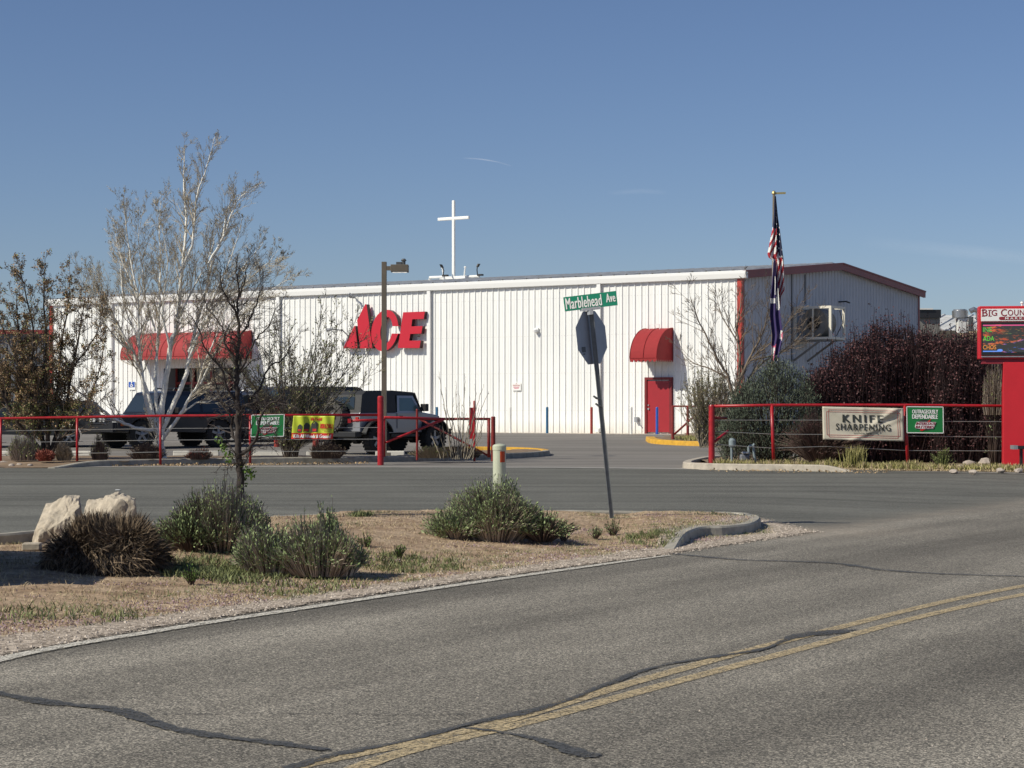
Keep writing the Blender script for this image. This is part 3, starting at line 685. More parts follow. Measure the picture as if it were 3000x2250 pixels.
# ---------------------------------------------------------------- text helper
def text_geo(body, bold=.0, space=1.0):
    cu = bpy.data.curves.new('t', 'FONT'); cu.body = body; cu.size = 1; cu.offset = min(bold, .011); cu.space_character = space; cu.fill_mode = 'FRONT'; cu.resolution_u = 3
    o = bpy.data.objects.new('t', cu); sc.collection.objects.link(o); dg = bpy.context.evaluated_depsgraph_get()
    me = bpy.data.meshes.new_from_object(o.evaluated_get(dg)); vs_ = [v.co.copy() for v in me.vertices]; fs_ = [tuple(p.vertices) for p in me.polygons]
    bpy.data.objects.remove(o); bpy.data.curves.remove(cu); bpy.data.meshes.remove(me)
    x0 = min(v.x for v in vs_); x1 = max(v.x for v in vs_); y0 = min(v.y for v in vs_); y1 = max(v.y for v in vs_)
    return [((v.x-x0)/(x1-x0), (v.y-y0)/(y1-y0)) for v in vs_], fs_
def put_text(mb, body, fn, x0, x1, y0, y1, m=0, bold=0., slant=0, space=1.0, fine=False, fat=0., o=None):   # fn(x, y[, o]) -> 3D on the board
    vs_, fs_ = text_geo(body, bold, space)
    if fine:
        bm = bmesh.new(); vv = [bm.verts.new((a, b, 0)) for a, b in vs_]
        for f in fs_:
            try: bm.faces.new([vv[i] for i in f])
            except ValueError: pass
        bmesh.ops.triangulate(bm, faces=bm.faces); L_ = .06
        for _ in range(4):
            es = [e for e in bm.edges if ((e.verts[0].co-e.verts[1].co)*(x1-x0)).length > L_*.5]
            if es: bmesh.ops.subdivide_edges(bm, edges=es, cuts=1)
        bmesh.ops.triangulate(bm, faces=bm.faces); bm.verts.index_update(); vs_ = [(v.co.x, v.co.y) for v in bm.verts]; fs_ = [tuple(v.index for v in f.verts) for f in bm.faces]; bm.free()
    for k, dx in enumerate([0] if not fat else [0, -fat, fat]):
        g = fn if o is None else (lambda x, y: fn(x, y, o+.0007*k))
        mb.add([g(lerp(x0, x1, a)+slant*(b-.5)+dx, lerp(y0, y1, b)) for a, b in vs_], fs_, m)
# notices on the wall
def notice(px0, px1, py0, py1, name, label, cat, build):
    u0, z1 = wallpx(px0, py0, .07); u1, z0 = wallpx(px1, py1, .07); th = thing(name, label, cat, tuple(W((u0+u1)/2, -.07, z0)))
    mb = MB(); mb.obox(W((u0+u1)/2, -.06, (z0+z1)/2), U*((u0-u1)/2), VV*.012, V3(0, 0, (z1-z0)/2)); mb.build('board', M['sheet_white'], th)
    fn = lambda x, y: W(lerp(u0, u1, x), -.076, lerp(z0, z1, y)); build(fn, th); return th
def b1(fn, th):
    mb = MB(); put_text(mb, 'NO', fn, .44, .58, .78, .92, bold=.02); put_text(mb, 'TRESPASSING', fn, .08, .92, .56, .72, bold=.02); mb.build('lettering', M['ink_red'], th)
    mb = MB()
    for i, y in enumerate((.42, .32, .22)): mb.quad(fn(.15+.05*i, y), fn(.85-.05*i, y), fn(.85-.05*i, y+.05), fn(.15+.05*i, y+.05))
    mb.build('small_print', M['pink_cloth'], th)
notice(1500, 1526, 1121, 1144, 'notice_sign', 'small white notice with red heading on the white wall between bollards', 'sign', b1)
def b2(fn, th):
    mb = MB(); mb.quad(fn(.05, .3), fn(.95, .3), fn(.95, .97), fn(.05, .97)); o = mb.build('blue_panel', M['bollard_blue2'], th)
    mb = MB(); off = VV*-.004
    pts = [(.5, .88), (.5, .62), (.66, .60), (.72, .42)]
    f2 = lambda x, y: fn(x, y)+off
    mb.tube([f2(*p) for p in pts], .03, 4); mb.lathe(f2(.5, .90), VV, [(0, .035), (.005, .035)], 8)
    c = [f2(.48+.17*math.cos(a), .52+.13*math.sin(a)) for a in [R(120+i*20) for i in range(11)]]; mb.tube(c, .02, 4); mb.build('wheelchair_symbol', M['sheet_white'], th)
notice(376, 396, 1118, 1142, 'parking_sign', 'small blue and white accessible parking sign on the white wall', 'sign', b2)

# ---------------------------------------------------------------- cross and roof lights
def roofz(v): return ZE+.05+RISE*(1-abs(v-WID/2)/(WID/2))
def roofp(px, v):
    k = (px-1500)/F; c = BC+VV*v; u = (k*c.y-c.x)/(U.x-k*U.y); return u
uc = roofp(1329, 8.2); zc = roofz(8.2)
cr_ = thing('roof_cross', 'tall white cross standing on the ridge of the store roof', 'cross', tuple(W(uc, 8.2, zc)))
D = BC.y+U.y*uc+VV.y*8.2; mpp = D/F
mb = MB(); H = CAMZ-(587-HOR)*mpp; HA = CAMZ-(640-HOR)*mpp
mb.obox(W(uc, 8.2, (zc+H)/2), U*.075, VV*.06, V3(0, 0, (H-zc)/2)); mb.build('upright', M['white_paint'], cr_, bevel=.03)
mb = MB(); mb.obox(W(uc, 8.2, HA), U*.92, VV*.063, V3(0, 0, .075)); mb.build('arm', M['white_paint'], cr_, bevel=.03)
mb = MB(); mb.obox(W(uc, 8.2, zc+.07), U*.75, VV*.12, V3(0, 0, .07))
for a in (-.62, .6): mb.tube([W(uc+a, 8.2, zc+.1), W(uc+a*1.1, 8.2, zc+.52)], .035, 6); mb.lathe(W(uc+a*1.1, 8.2, zc+.5), (0, 0, 1), [(0, .03), (.04, .07), (.1, .03)], 8)
mb.build('base', M['white_paint'], cr_)
for i, (px, lab) in enumerate(((1280, 'white roof pipe bracket with black floodlight left of the cross'), (1382, 'white roof pipe bracket with black floodlight right of the cross'))):
    v = 7.6 if i == 0 else 8.9; u = roofp(px, v); z = roofz(v)
    t = thing('roof_floodlight', lab, 'floodlight', tuple(W(u, v, z)), group='floodlights aimed at the roof cross')
    mb = MB(); mb.tube([W(u+.42, v, z), W(u+.42, v, z+.14), W(u-.42, v, z+.14), W(u-.42, v, z)], .07, 8); mb.build('pipe', M['white_paint'], t)
    mb = MB(); s = 1 if i else -1
    mb.tube([W(u-.35, v, z+.14), W(u-.36+.05*s, v, z+.45), W(u-.33, v, z+.60)], .025, 6); mb.obox(W(u-.33-.05*s, v, z+.66), U*.03, VV*.08, V3(s*.04, 0, .08)); mb.obox(W(u-.50, v, z+.20), U*.14, VV*.08, V3(0, 0, .04)); mb.build('lamp', M['black'], t)

# ---------------------------------------------------------------- gable cooler in a steel cage
OFF = 1.70
vA, _ = gabpx(2322, 940, 0.0); vB = vA+1.25; Yf = BC.y+VV.y*vA-U.y*OFF
zT = CAMZ-(899-HOR)*Yf/F; zL = CAMZ-(990-HOR)*Yf/F
cl = thing('evaporative_cooler', 'large round fan cooler in a cream steel cage bracketed to the shaded gable', 'cooler', tuple(W(-.8, (vA+vB)/2, zL)))
def bar(mb, a, b, w=.05):
    a = Vector(a); b = Vector(b); d = (b-a)*.5; x = d.normalized(); n1 = x.cross(V3(0, 0, 1)); n1 = n1.normalized() if n1.length > .1 else U.copy(); n2 = x.cross(n1); mb.obox((a+b)/2, d, n1*w, n2*w)
mb = MB()
for v in (vA, vB):
    bar(mb, W(-.08, v, zT), W(-OFF+.055, v, zT), .05); bar(mb, W(-.08, v, zL), W(-OFF+.055, v, zL), .05)
    for o in (.12, OFF): bar(mb, W(-o, v, zL-.05), W(-o, v, zT+.05), .052)
for o in (.12, OFF):
    for z in (zT, zL): bar(mb, W(-o, vA+.053, z), W(-o, vB-.053, z), .048)
bar(mb, W(-.92, vA, zL+.05), W(-.92, vA, zT-.05), .03)
mb.build('cage', M['cream_steel'], cl)
for v in (vA, vB): mb = MB(); bar(mb, W(-.05, v, zL-.9), W(-1.3, v, zL-.06), .035); mb.build('brace', M['unit_grey'], cl)
mb = MB(); mb.obox(W(-OFF/2-.03, (vA+vB)/2, zL-.08), U*(OFF/2-.05), VV*(vB-vA)/2, V3(0, 0, .025)); mb.build('tray', M['unit_grey'], cl)
zc2 = (zT+zL)/2; rr = (zT-zL)/2-.03; cc2 = W(-.88, vA+.16, zc2)
mb = MB(); mb.lathe(cc2, VV, [(.2, rr*.44), (.02, rr*.47), (.0, rr*.97), (.03, rr*1.0), (.85, rr*1.0), (.9, rr*.9)], 40); mb.build('drum', M['unit_grey'], cl)
mb = MB(); mb.lathe(cc2-V3(0, 0, .05)-VV*.012+U*.05, VV, [(0, rr*.43), (.01, rr*.43)], 28); mb.build('fan_opening', M['far_dark'], cl)
mb = MB()
for i in range(9):
    a = R(i*40); d = U*math.cos(a)+V3(0, 0, math.sin(a)); mb.obox(cc2-V3(0, 0, .05)-VV*.02+U*.05+d*rr*.22, d*rr*.22, (U*-math.sin(a)+V3(0, 0, math.cos(a)))*.025, VV*.005)
mb.build('fan_guard', M['brown_metal'], cl)
mb = MB(); mb.tube([W(-OFF+.1, vB-.2, zT-.1), W(-OFF, vB-.1, zT-.6), W(-OFF+.1, vB-.5, zL+.1)], .018, 5); mb.build('hose', M['black'], cl)

# ---------------------------------------------------------------- far buildings
def blk(mb, px0, px1, py0, py1, d, dep, m=0):
    a = P(px0, py0, d); b = P(px1, py1, d); mb.box(a.x, b.x, d, d+dep, b.z, a.z, m)
t = thing('grey_building', 'dark grey building with rust red eave beyond the left end of the store', 'building', tuple(PX(-60, 112)))
mb = MB(); ribbed(mb, lambda a, o, z: V3(a, 112-o, z), P(-600, 0, 112).x, P(152, 0, 112).x, P(0, 1072, 112).z, P(0, 978, 112).z, pitch=.4); mb.build('upper_wall', M['far_grey'], t)
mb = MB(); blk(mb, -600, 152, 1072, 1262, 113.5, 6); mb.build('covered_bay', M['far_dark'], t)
mb = MB(); blk(mb, -600, 155, 966, 978, 111.7, 14); mb.build('eave_trim', M['red_trim'], t)
for px in (-120, 40, 150): mb = MB(); a = P(px, 1072, 112); mb.box(a.x-.12, a.x+.12, 111.9, 112.2, .3, a.z); mb.build('post', M['far_grey'], t)
t = thing('market_building', 'white low building with tan fascia and red band seen right of the gable', 'building', tuple(PX(2850, 118)))
mb = MB(); blk(mb, 2640, 3200, 1045, 1285, 118, 8); mb.build('wall', M['far_white'], t)
mb = MB(); blk(mb, 2640, 3200, 968, 1032, 117.7, 1); mb.build('fascia', M['far_tan'], t)
mb = MB(); blk(mb, 2640, 3200, 1032, 1046, 117.6, 1); mb.build('red_band', M['post_red'], t)
mb = MB(); A = P(2752, 972, 118); B = P(3200, 972, 118); z2_ = P(0, 924, 132).z
ribbed(mb, lambda a, o, q: V3(a+q*.35, 118.5+q, A.z+(z2_-A.z)*q/13+o), A.x-4, B.x, 0, 13, pitch=.9, h=.07); mb.build('roof', M['roof_metal'], t)
t = thing('rooftop_unit', 'dark boxy air conditioning unit with white lid on the far white roof', 'rooftop unit', tuple(P(2722, 968, 116)))
mb = MB(); blk(mb, 2690, 2754, 932, 1008, 116, 3); mb.build('housing', M['unit_grey'], t)
mb = MB(); blk(mb, 2688, 2757, 907, 931, 115.8, 3.3); mb.build('grille', M['black_metal'], t)
mb = MB(); blk(mb, 2686, 2734, 903, 907, 115.7, 3.5); mb.build('lid', M['far_white'], t)
t = thing('exhaust_fan', 'round silver exhaust fan on its pale base above the far white building', 'exhaust fan', tuple(P(2825, 970, 115)))
c = P(2824, 930, 115); mb = MB(); mb.lathe((c.x, 116, c.z), (0, 0, 1), [(0, .28), (.02, .44), (.42, .46), (.44, .38), (.5, .38)], 28); mb.build('fan_drum', M['silver_duct'], t, smooth=False)
mb = MB(); blk(mb, 2808, 2838, 932, 975, 115.7, .8); mb.build('base', M['far_white'], t)
mb = MB(); a = P(2842, 912, 115.4); mb.tube([a, a+V3(.2, 0, .1), a+V3(.45, 0, 0), a+V3(.5, 0, -.5)], .16, 10); mb.build('elbow_duct', M['silver_duct'], t)
mb = MB(); blk(mb, 2838, 2852, 928, 970, 115.6, .5); mb.build('motor_box', M['grey_steel_dark'], t)

# ---------------------------------------------------------------- bollards in front of the wall
def bollard(m, p, h=1.08, r=.055, name='bollard', label='', group='bollards in a row before the white wall'):
    o = thing(name, label, 'bollard', tuple(p), group=group)
    mb = MB(); mb.lathe((0, 0, 0), (0, 0, 1), [(0, r), (h-.03, r), (h-.01, r*.85), (h, r*.4)], 16); mb.build('post', m, o, world=False); return o
for px, m, lab in ((1280, 'bollard_blue', 'teal blue bollard at the wall behind the thin bare stalks'), (1495, 'bollard_white', 'white bollard below the small white wall notice'),
                   (1603, 'bollard_blue', 'teal blue bollard between the wall notice and the sign post'), (1733, 'bollard_red', 'rust red bollard at the wall beside the leaning sign post'),
                   (1849, 'bollard_white', 'white bollard next to the wall tap'), (1925, 'bollard_blue2', 'bright blue bollard in front of the red door')):
    k = (px-1500)/F; c = BC-VV*1.3; u = (k*c.y-c.x)/(U.x-k*U.y); p = c+U*u; bollard(M[m], (p.x, p.y, .39), label=lab)
bollard(M['bollard_red'], PX(811, 66), 1.3, .09, label='short red bollard seen above the rail over the left green sign', group='red bollards in the parking lot')
bollard(M['bollard_red'], PX(925, 66), 1.3, .10, label='short red bollard seen above the rail over the lime banner', group='red bollards in the parking lot')

# ---------------------------------------------------------------- lamp post
pb = PX(1125.5, 55); pb.z += .12
t = thing('lamp_post', 'square bronze lamp post with shoebox head rising above the parked jeep', 'lamp post', tuple(pb))
top = P(1125.5, 767, 55).z
mb = MB(); mb.box(pb.x-.067, pb.x+.067, 55-.067, 55.067, pb.z, top); mb.build('pole', M['brown_metal'], t, bevel=.008)
mb = MB(); mb.box(pb.x-.17, pb.x+.17, 54.83, 55.17, pb.z-.05, pb.z+.03); mb.build('base_plate', M['brown_metal'], t)
a = P(1141, 776, 54.9); b = P(1197, 797, 54.9)
mb = MB(); mb.box(a.x+.04, b.x, 54.7, 55.15, b.z, a.z); mb.build('lamp_head', M['brown_metal'], t, bevel=.01)
mb = MB(); mb.box(pb.x+.067, a.x+.04, 54.93, 55.03, b.z+.05, a.z-.03); mb.build('arm', M['brown_metal'], t)
mb = MB(); mb.box(a.x+.08, b.x-.04, 54.74, 55.1, b.z-.008, b.z); mb.build('lens', M['lamp_glass'], t)
mb = MB(); c = P(1172, 771, 55); mb.box(c.x-.1, c.x+.05, 54.9, 55.05, a.z, a.z+.08); mb.lathe((c.x+.1, 54.95, a.z), (0, 0, 1), [(0, .05), (.1, .05), (.12, .08), (.17, .04)], 10); mb.build('photocell', M['grey_steel_dark'], t)

# ---------------------------------------------------------------- pipe fences and gates
FD = 48.6
def fpt(px, py, d=FD): return P(px, py, d)
t = thing('rail_fence', 'low red pipe fence with steel cables in front of the white barked tree', 'fence', tuple(PX(470, FD)))
def ztop(px): return [(-500, 1228), (0, 1225), (226, 1221.5), (470, 1217.5), (735, 1216), (1115, 1214.5)]
def interp(tab, x):
    for (a, b), (c, d) in zip(tab, tab[1:]):
        if x <= c: return b+(d-b)*(x-a)/(c-a)
    return tab[-1][1]
mb = MB(); mb.tube([fpt(px, py+1) for px, py in ztop(0)], .032, 10); mb.build('top_rail', M['post_red'], t, smooth=True)
for px in (-235, 2, 226, 470, 733, 960):
    if px == 960: continue
    p = fpt(px, interp(ztop(0), px)); mb = MB(); mb.tube([V3(p.x, FD, terr(p.x, FD)+.0), p], .030, 10); mb.build('post', M['post_red'], t, smooth=True)
for i, dy in enumerate((38, 72, 107)):
    mb = MB(); mb.tube([fpt(px, interp(ztop(0), px)+dy) + V3(0, .035, 0) for px in (-500, -235, 2, 226, 470, 733, 1113)], .007, 4); mb.build('cable', M['cable'], t)
gp = fpt(1115, 1160); mb = MB(); mb.lathe((gp.x, FD, terr(gp.x, FD)), (0, 0, 1), [(0, .075), (gp.z-terr(gp.x, FD)-.03, .075), (gp.z-terr(gp.x, FD), .055)], 16); mb.build('gate_post', M['post_red'], t, smooth=False)
def gate(name, label, rails, m, root, group='open red pipe gates at the parking entrance'):
    t = thing(name, label, 'gate', tuple(root), group=group)
    for nm, pts, r in rails:
        mb = MB(); mb.tube(pts, r, 10); mb.build(nm, m, t, smooth=True)
    return t
g1 = gate('pipe_gate', 'red pipe gate with rising brace beside the lamp post', [
    ('top_rail', [P(1126, 1223, 49.2), P(1330, 1228, 50.6)], .034), ('brace', [P(1130, 1296, 49.2), P(1300, 1229, 50.3)], .03),
    ('end_stile', [P(1125, 1222, 49.2), P(1125, 1338, 49.2)], .035), ('counter_rail', [P(1024, 1233, 48.9), P(1128, 1229, 49.2)], .03)], M['post_red'], PX(1220, 49.5))
mb = MB(); a = P(1024, 1233, 48.9); mb.box(a.x-.04, a.x+.04, 48.85, 48.95, a.z-.05, a.z+.05); mb.build('end_cap', M['post_red'], g1)
g2 = gate('pipe_gate', 'dark red pipe gate with falling brace left of the cream utility marker', [
    ('top_rail', [P(1228, 1227, 52.6), P(1436, 1227.5, 52)], .034), ('brace', [P(1232, 1229, 52.6), P(1436, 1338, 52)], .028),
    ('end_stile', [P(1432, 1228, 52), P(1432, 1340, 52)], .038)], M['post_dark'], PX(1335, 52.2))
def post(px, ytop, ybot, r, m, label, group='red gate posts', d=None, plate=False, name='gate_post'):
    p = G(px, ybot, .12) if d is None else PX(px, d)
    if d is not None: p.z = CAMZ-(ybot-HOR)/F*d
    zt3 = CAMZ-(ytop-HOR)/F*p.y; t = thing(name, label, 'post', tuple(p), group=group)
    mb = MB(); mb.lathe((p.x, p.y, p.z-.1), (0, 0, 1), [(0, r), (zt3-p.z+.1-.015, r), (zt3-p.z+.1, r*.7)], 14); mb.build('pipe', m, t)
    if plate: mb = MB(); mb.box(p.x-.10-r, p.x-r+.01, p.y-.02, p.y+.02, zt3-.95, zt3-.17); mb.build('plate', m, t)
    return t
post(1222, 1198, 1336, .028, M['post_dark'], 'thin dark red post in front of the jeep front wheel', d=50)
post(1390, 1174, 1340, .030, M['post_red'], 'tall red post with flat plate behind the bare stalks', d=51, plate=True)
post(1445, 1220, 1342, .055, M['post_dark'], 'thick red post just left of the cream utility marker', d=52)
post(1971, 1188, 1284, .05, M['post_dark'], 'dark red gate post at the yellow kerb before the door', d=70)
post(2015, 1192, 1279, .05, M['post_dark'], 'dark red post left of the olive shrub by the store corner', d=72.5)
gate('pipe_gate', 'far dark red pipe gate above the yellow kerb by the red door', [
    ('top_rail', [P(1971, 1190, 70), P(2100, 1191, 69)], .032), ('brace', [P(1976, 1272, 70), P(2060, 1196, 69.3)], .035)], M['post_dark'], PX(2010, 70))
# right fence
RD = 45.4
t = thing('rail_fence', 'red pipe fence with steel cables carrying the knife sharpening banner', 'fence', tuple(PX(2400, RD)))
rt = [(2085, 1190), (2262, 1187), (2450, 1186.5), (2655, 1187), (2850, 1188.5), (3300, 1193)]
mb = MB(); mb.tube([P(px, py, RD) for px, py in rt], .033, 10); mb.build('top_rail', M['post_red'], t, smooth=True)
mb = MB(); a = P(2085, 1186, RD); mb.lathe((a.x, RD, terr(a.x, RD)), (0, 0, 1), [(0, .07), (a.z-terr(a.x, RD)-.03, .065), (a.z-terr(a.x, RD), .05)], 16); mb.build('gate_post', M['post_red'], t)
for a_, b_ in (((2261, 1187), (2267, 1364)), ((2650, 1188), (2661, 1376)), ((3040, 1190), (3040, 1378))):
    mb = MB(); mb.tube([P(*b_, RD), P(*a_, RD)], .038, 10); mb.build('post', M['post_red'], t, smooth=True)
for ys_ in ([1231, 1231, 1231, 1234, 1235, 1236], [1264, 1272, 1273, 1277, 1280, 1281], [1302, 1313, 1308, 1320, 1321, 1321]):
    mb = MB(); mb.tube([P(px, py, RD+.04) for px, py in zip([2092, 2262, 2420, 2655, 2850, 3300], ys_)], .007, 4); mb.build('cable', M['cable'], t)
mb = MB(); mb.tube([P(2092, 1225, RD+.1), P(2128, 1225, RD+.8)], .03, 8); mb.build('hinge_bar', M['post_dark'], t, smooth=True)
mb = MB(); mb.tube([P(2088, 1298, RD), P(2133, 1263, RD+.5)], .03, 8); mb.build('brace', M['post_red'], t, smooth=True)
for y in (1196, 1242, 1300, 1350):
    mb = MB(); a = P(2078, y, RD-.02); mb.box(a.x-.02, a.x+.01, RD-.03, RD+.03, a.z-.05, a.z+.05); mb.build('bracket', M['post_dark'], t)

# ---------------------------------------------------------------- banners and boards
def board(name, label, cat, A, Bx, Bz, m, thick=.008, group=None, curved=None, backside=None):
    """A: lower left corner, Bx: lower right, Bz: upper left"""
    ex = Bx-A; ez = Bz-A; nrm = ex.cross(ez).normalized()
    if nrm.y > 0: nrm = -nrm
    t = thing(name, label, cat, tuple(A+ex*.5), group=group)
    cv_ = curved or (lambda x, y: 0)
    fn = lambda x, y, o=0: A+ex*x+ez*y+nrm*(cv_(x, y)+o)
    mb = MB(); nx_, ny_ = (40, 20) if curved else (1, 1)
    for side in (0, 1):
        n = len(mb.v)
        for j in range(ny_+1):
            for i in range(nx_+1): mb.v.append(tuple(fn(i/nx_, j/ny_, 0 if side == 0 else -thick)))
        for j in range(ny_):
            for i in range(nx_): a = n+j*(nx_+1)+i; mb.f.append((a, a+1, a+nx_+2, a+nx_+1)); mb.m.append(0)
    k = (nx_+1)*(ny_+1)
    for i in range(nx_): mb.f.append((i, i+1, k+i+1, k+i)); mb.m.append(0); a = ny_*(nx_+1)+i; mb.f.append((a, a+1, k+a+1, k+a)); mb.m.append(0)
    for j in range(ny_): a = j*(nx_+1); mb.f.append((a, a+nx_+1, k+a+nx_+1, k+a)); mb.m.append(0); a += nx_; mb.f.append((a, a+nx_+1, k+a+nx_+1, k+a)); mb.m.append(0)
    mb.build('panel', m, t, smooth=bool(curved), fix=True)
    return t, (lambda x, y, o=.005: fn(x, y, o))
def sag(x, y):
    f = .028*math.sin((x*.9+y*1.4)*7)*math.exp(-((x-y*.6-.38)/.34)**2)+.05*math.exp(-(((x-.78)-(y-.75)*.55)/.05)**2)*sstep(.1, .8, y)
    return f+.02*math.exp(-((x-.5)/.03)**2)*y+.035*math.exp(-(((x-.62)-(y-.3)*.9)/.045)**2)*(1-y)+.03*math.exp(-(((x-.2)+(y-.75)*.6)/.06)**2)*y
bd = RD-.08
t, fn = board('vinyl_banner', 'cream banner reading knife sharpening tied to the red rail', 'banner', P(2411, 1288, bd), P(2649, 1293, bd), P(2409, 1191, bd), M['banner_cloth'], curved=sag)
def rectline(mb, fn, x0, x1, y0, y1, w, asp, o=.006):
    wx, wy = w, w*asp
    n = 30
    for i in range(n):
        a, b = lerp(x0, x1, i/n), lerp(x0, x1, (i+1)/n)
        for y in (y0, y1): mb.quad(fn(a, y-wy/2, o), fn(b, y-wy/2, o), fn(b, y+wy/2, o), fn(a, y+wy/2, o))
    for i in range(n):
        a, b = lerp(y0, y1, i/n), lerp(y0, y1, (i+1)/n)
        for x in (x0, x1): mb.quad(fn(x-wx/2, a, o), fn(x+wx/2, a, o), fn(x+wx/2, b, o), fn(x-wx/2, b, o))
mb = MB(); rectline(mb, fn, .05, .95, .15, .85, .005, 2.4); rectline(mb, fn, .075, .925, .09, .91, .005, 2.4); mb.build('border', M['ink_red'], t)
mb = MB(); put_text(mb, 'KNIFE', fn, .25, .74, .54, .77, space=1.4, fine=True, fat=.007, o=.010); put_text(mb, 'SHARPENING', fn, .165, .835, .30, .50, space=1.25, fine=True, fat=.0022, o=.010); put_text(mb, 'available here', fn, .385, .60, .185, .25, fine=True, o=.010); mb.build('lettering', M['ink_dark'], t)
def green_sign(name, label, A, Bx, Bz, group):
    t, fn = board(name, label, 'sign', A, Bx, Bz, M['sheet_green'], group=group)
    mb = MB(); rectline(mb, fn, .012, .988, .018, .982, .022, 1.4); mb.build('border', M['sheet_white'], t)
    mb = MB(); put_text(mb, 'OUTRAGEOUSLY', fn, .16, .85, .73, .88, fat=.005, o=.005); put_text(mb, 'DEPENDABLE', fn, .16, .84, .54, .70, fat=.007, o=.005); mb.build('lettering', M['sheet_white'], t)
    mb = MB(); f = lambda x, y: fn(x, y, .007)
    mb.prism([(.5+.24*math.cos(R(a)), .31+.2*math.sin(R(a))) for a in range(0, 360, 15)], lambda a, b: fn(a, b, .006), lambda a, b: fn(a, b, .001))
    mb.build('logo_disc', M['ink_dark'], t)
    mb = MB(); mb.prism([(.36, .10), (.40, .25), (.66, .54), (.60, .36), (.70, .34), (.42, .08)], lambda a, b: fn(a, b, .009), lambda a, b: fn(a, b, .006)); mb.build('logo_bolt', M['sheet_red'], t)
    mb = MB(); mb.prism([(.25, .17), (.22, .24), (.27, .42), (.80, .42), (.76, .32), (.72, .17)], lambda a, b: fn(a, b, .012), lambda a, b: fn(a, b, .009)); mb.build('logo_plate', M['sheet_white'], t)
    mb = MB(); put_text(mb, 'INTERSTATE', fn, .265, .78, .31, .41, slant=.02, fat=.005, o=.015); put_text(mb, 'BATTERIES', fn, .25, .73, .185, .285, slant=.02, fat=.005, o=.015); mb.build('logo_lettering', M['ink_maroon'], t)
    return t
green_sign('board_sign', 'green sign board with white border right of the cream banner', P(2656, 1269, bd), P(2765, 1270, bd), P(2655, 1190, bd), 'green sign boards on the fences')
green_sign('board_sign', 'green sign board half hidden by branches left of the lime yellow banner', P(734, 1281, FD-.08), P(832, 1279, FD-.08), P(736, 1215, FD-.08), 'green sign boards on the fences')
t, fn = board('vinyl_banner', 'lime yellow and red weed killer banner hung on the red rail beside the jeep', 'banner', P(853, 1285, FD-.09), P(975, 1286, FD-.09), P(860, 1218, FD-.09), M['sheet_yellow'], curved=lambda x, y: .03*math.sin(x*9)+.02*math.sin(x*23+y*3))
mb = MB(); n = 20
for i in range(n): a, b = i/n, (i+1)/n; mb.quad(fn(a-.0, -.01), fn(b, -.01), fn(b, .25), fn(a, .25))
mb.build('red_strip', M['sheet_red'], t)
mb = MB(); put_text(mb, 'Kills All Weeds & Grasses!', fn, .06, .95, .04, .19, fine=True, fat=.004, o=.014); mb.build('strip_lettering', M['sheet_white'], t)
mb = MB(); put_text(mb, 'Hi-Yield', fn, .42, .68, .80, .93, fine=True, fat=.005, o=.012); mb.build('lettering', M['sheet_red'], t); mb = MB(); put_text(mb, 'KILLZALL', fn, .67, .98, .46, .66, fine=True, fat=.006, o=.012); mb.build('lettering', M['sheet_red'], t)
mb = MB(); put_text(mb, 'Weed & Grass', lambda x, y: fn(x, y, .012), .70, .96, .38, .43); put_text(mb, 'Killer', lambda x, y: fn(x, y, .012), .78, .92, .30, .35); mb.build('small_lettering', M['ink_maroon'], t)
for i, (x, s) in enumerate(((.18, .7), (.34, .85), (.52, 1.0))):
    mb = MB(); mb.prism([(x-.075*s, .30), (x-.075*s, .3+.34*s), (x-.03*s, .3+.46*s), (x+.03*s, .3+.46*s), (x+.085*s, .3+.36*s), (x+.085*s, .30)], lambda a, b: fn(a, b, .009), lambda a, b: fn(a, b, .003)); j = mb.build('printed_bottle', M['ink_dark'], t)
    mb = MB(); mb.quad(fn(x-.06*s, .33, .012), fn(x+.06*s, .33, .012), fn(x+.06*s, .33+.11*s, .012), fn(x-.06*s, .33+.11*s, .012)); q = mb.build('printed_label', M['sheet_red'], t); q.parent = j; q.location = (0, 0, 0)

# ---------------------------------------------------------------- street sign on its leaning post
ps = G(1793, 1513, .10)
dS = ps.y; mS = dS/F
def S(px, py, o=0): return V3((px-1500)*(dS-o)/F, dS-o, CAMZ-(py-HOR)*(dS-o)/F)
t = thing('stop_sign', 'leaning steel post carrying the back of an octagonal sign', 'road sign', tuple(ps))
bot = S(1793, 1522); top = S(1731, 908)
ax = (top-bot).normalized(); sx = V3(1, .0, 0)-ax*ax.x; sx.normalize(); sy = ax.cross(sx)
mb = MB(); mb.obox((bot+top)/2, (top-bot)/2, sx*.024, sy*.010)
for s in (-1, 1): mb.obox((bot+top)/2+sx*.024*s-sy*.015*1, (top-bot)/2, sx*.004, sy*.016)
mb.build('post', M['galv_dark'], t)
L = (top-bot).length; mb = MB()
for i in range(int(L/.05)): c = bot+ax*(.05*i+.03)-sy*-.011; mb.obox(c, sx*.006, ax*.008, sy*.0012)
c0 = (bot+top)/2
for i in range(int(L/.05)): c = bot+ax*(.05*i+.03)+sy*.0115; mb.obox(c, sx*.006, ax*.008, sy*.001)
mb.build('punched_holes', M['far_dark'], t)
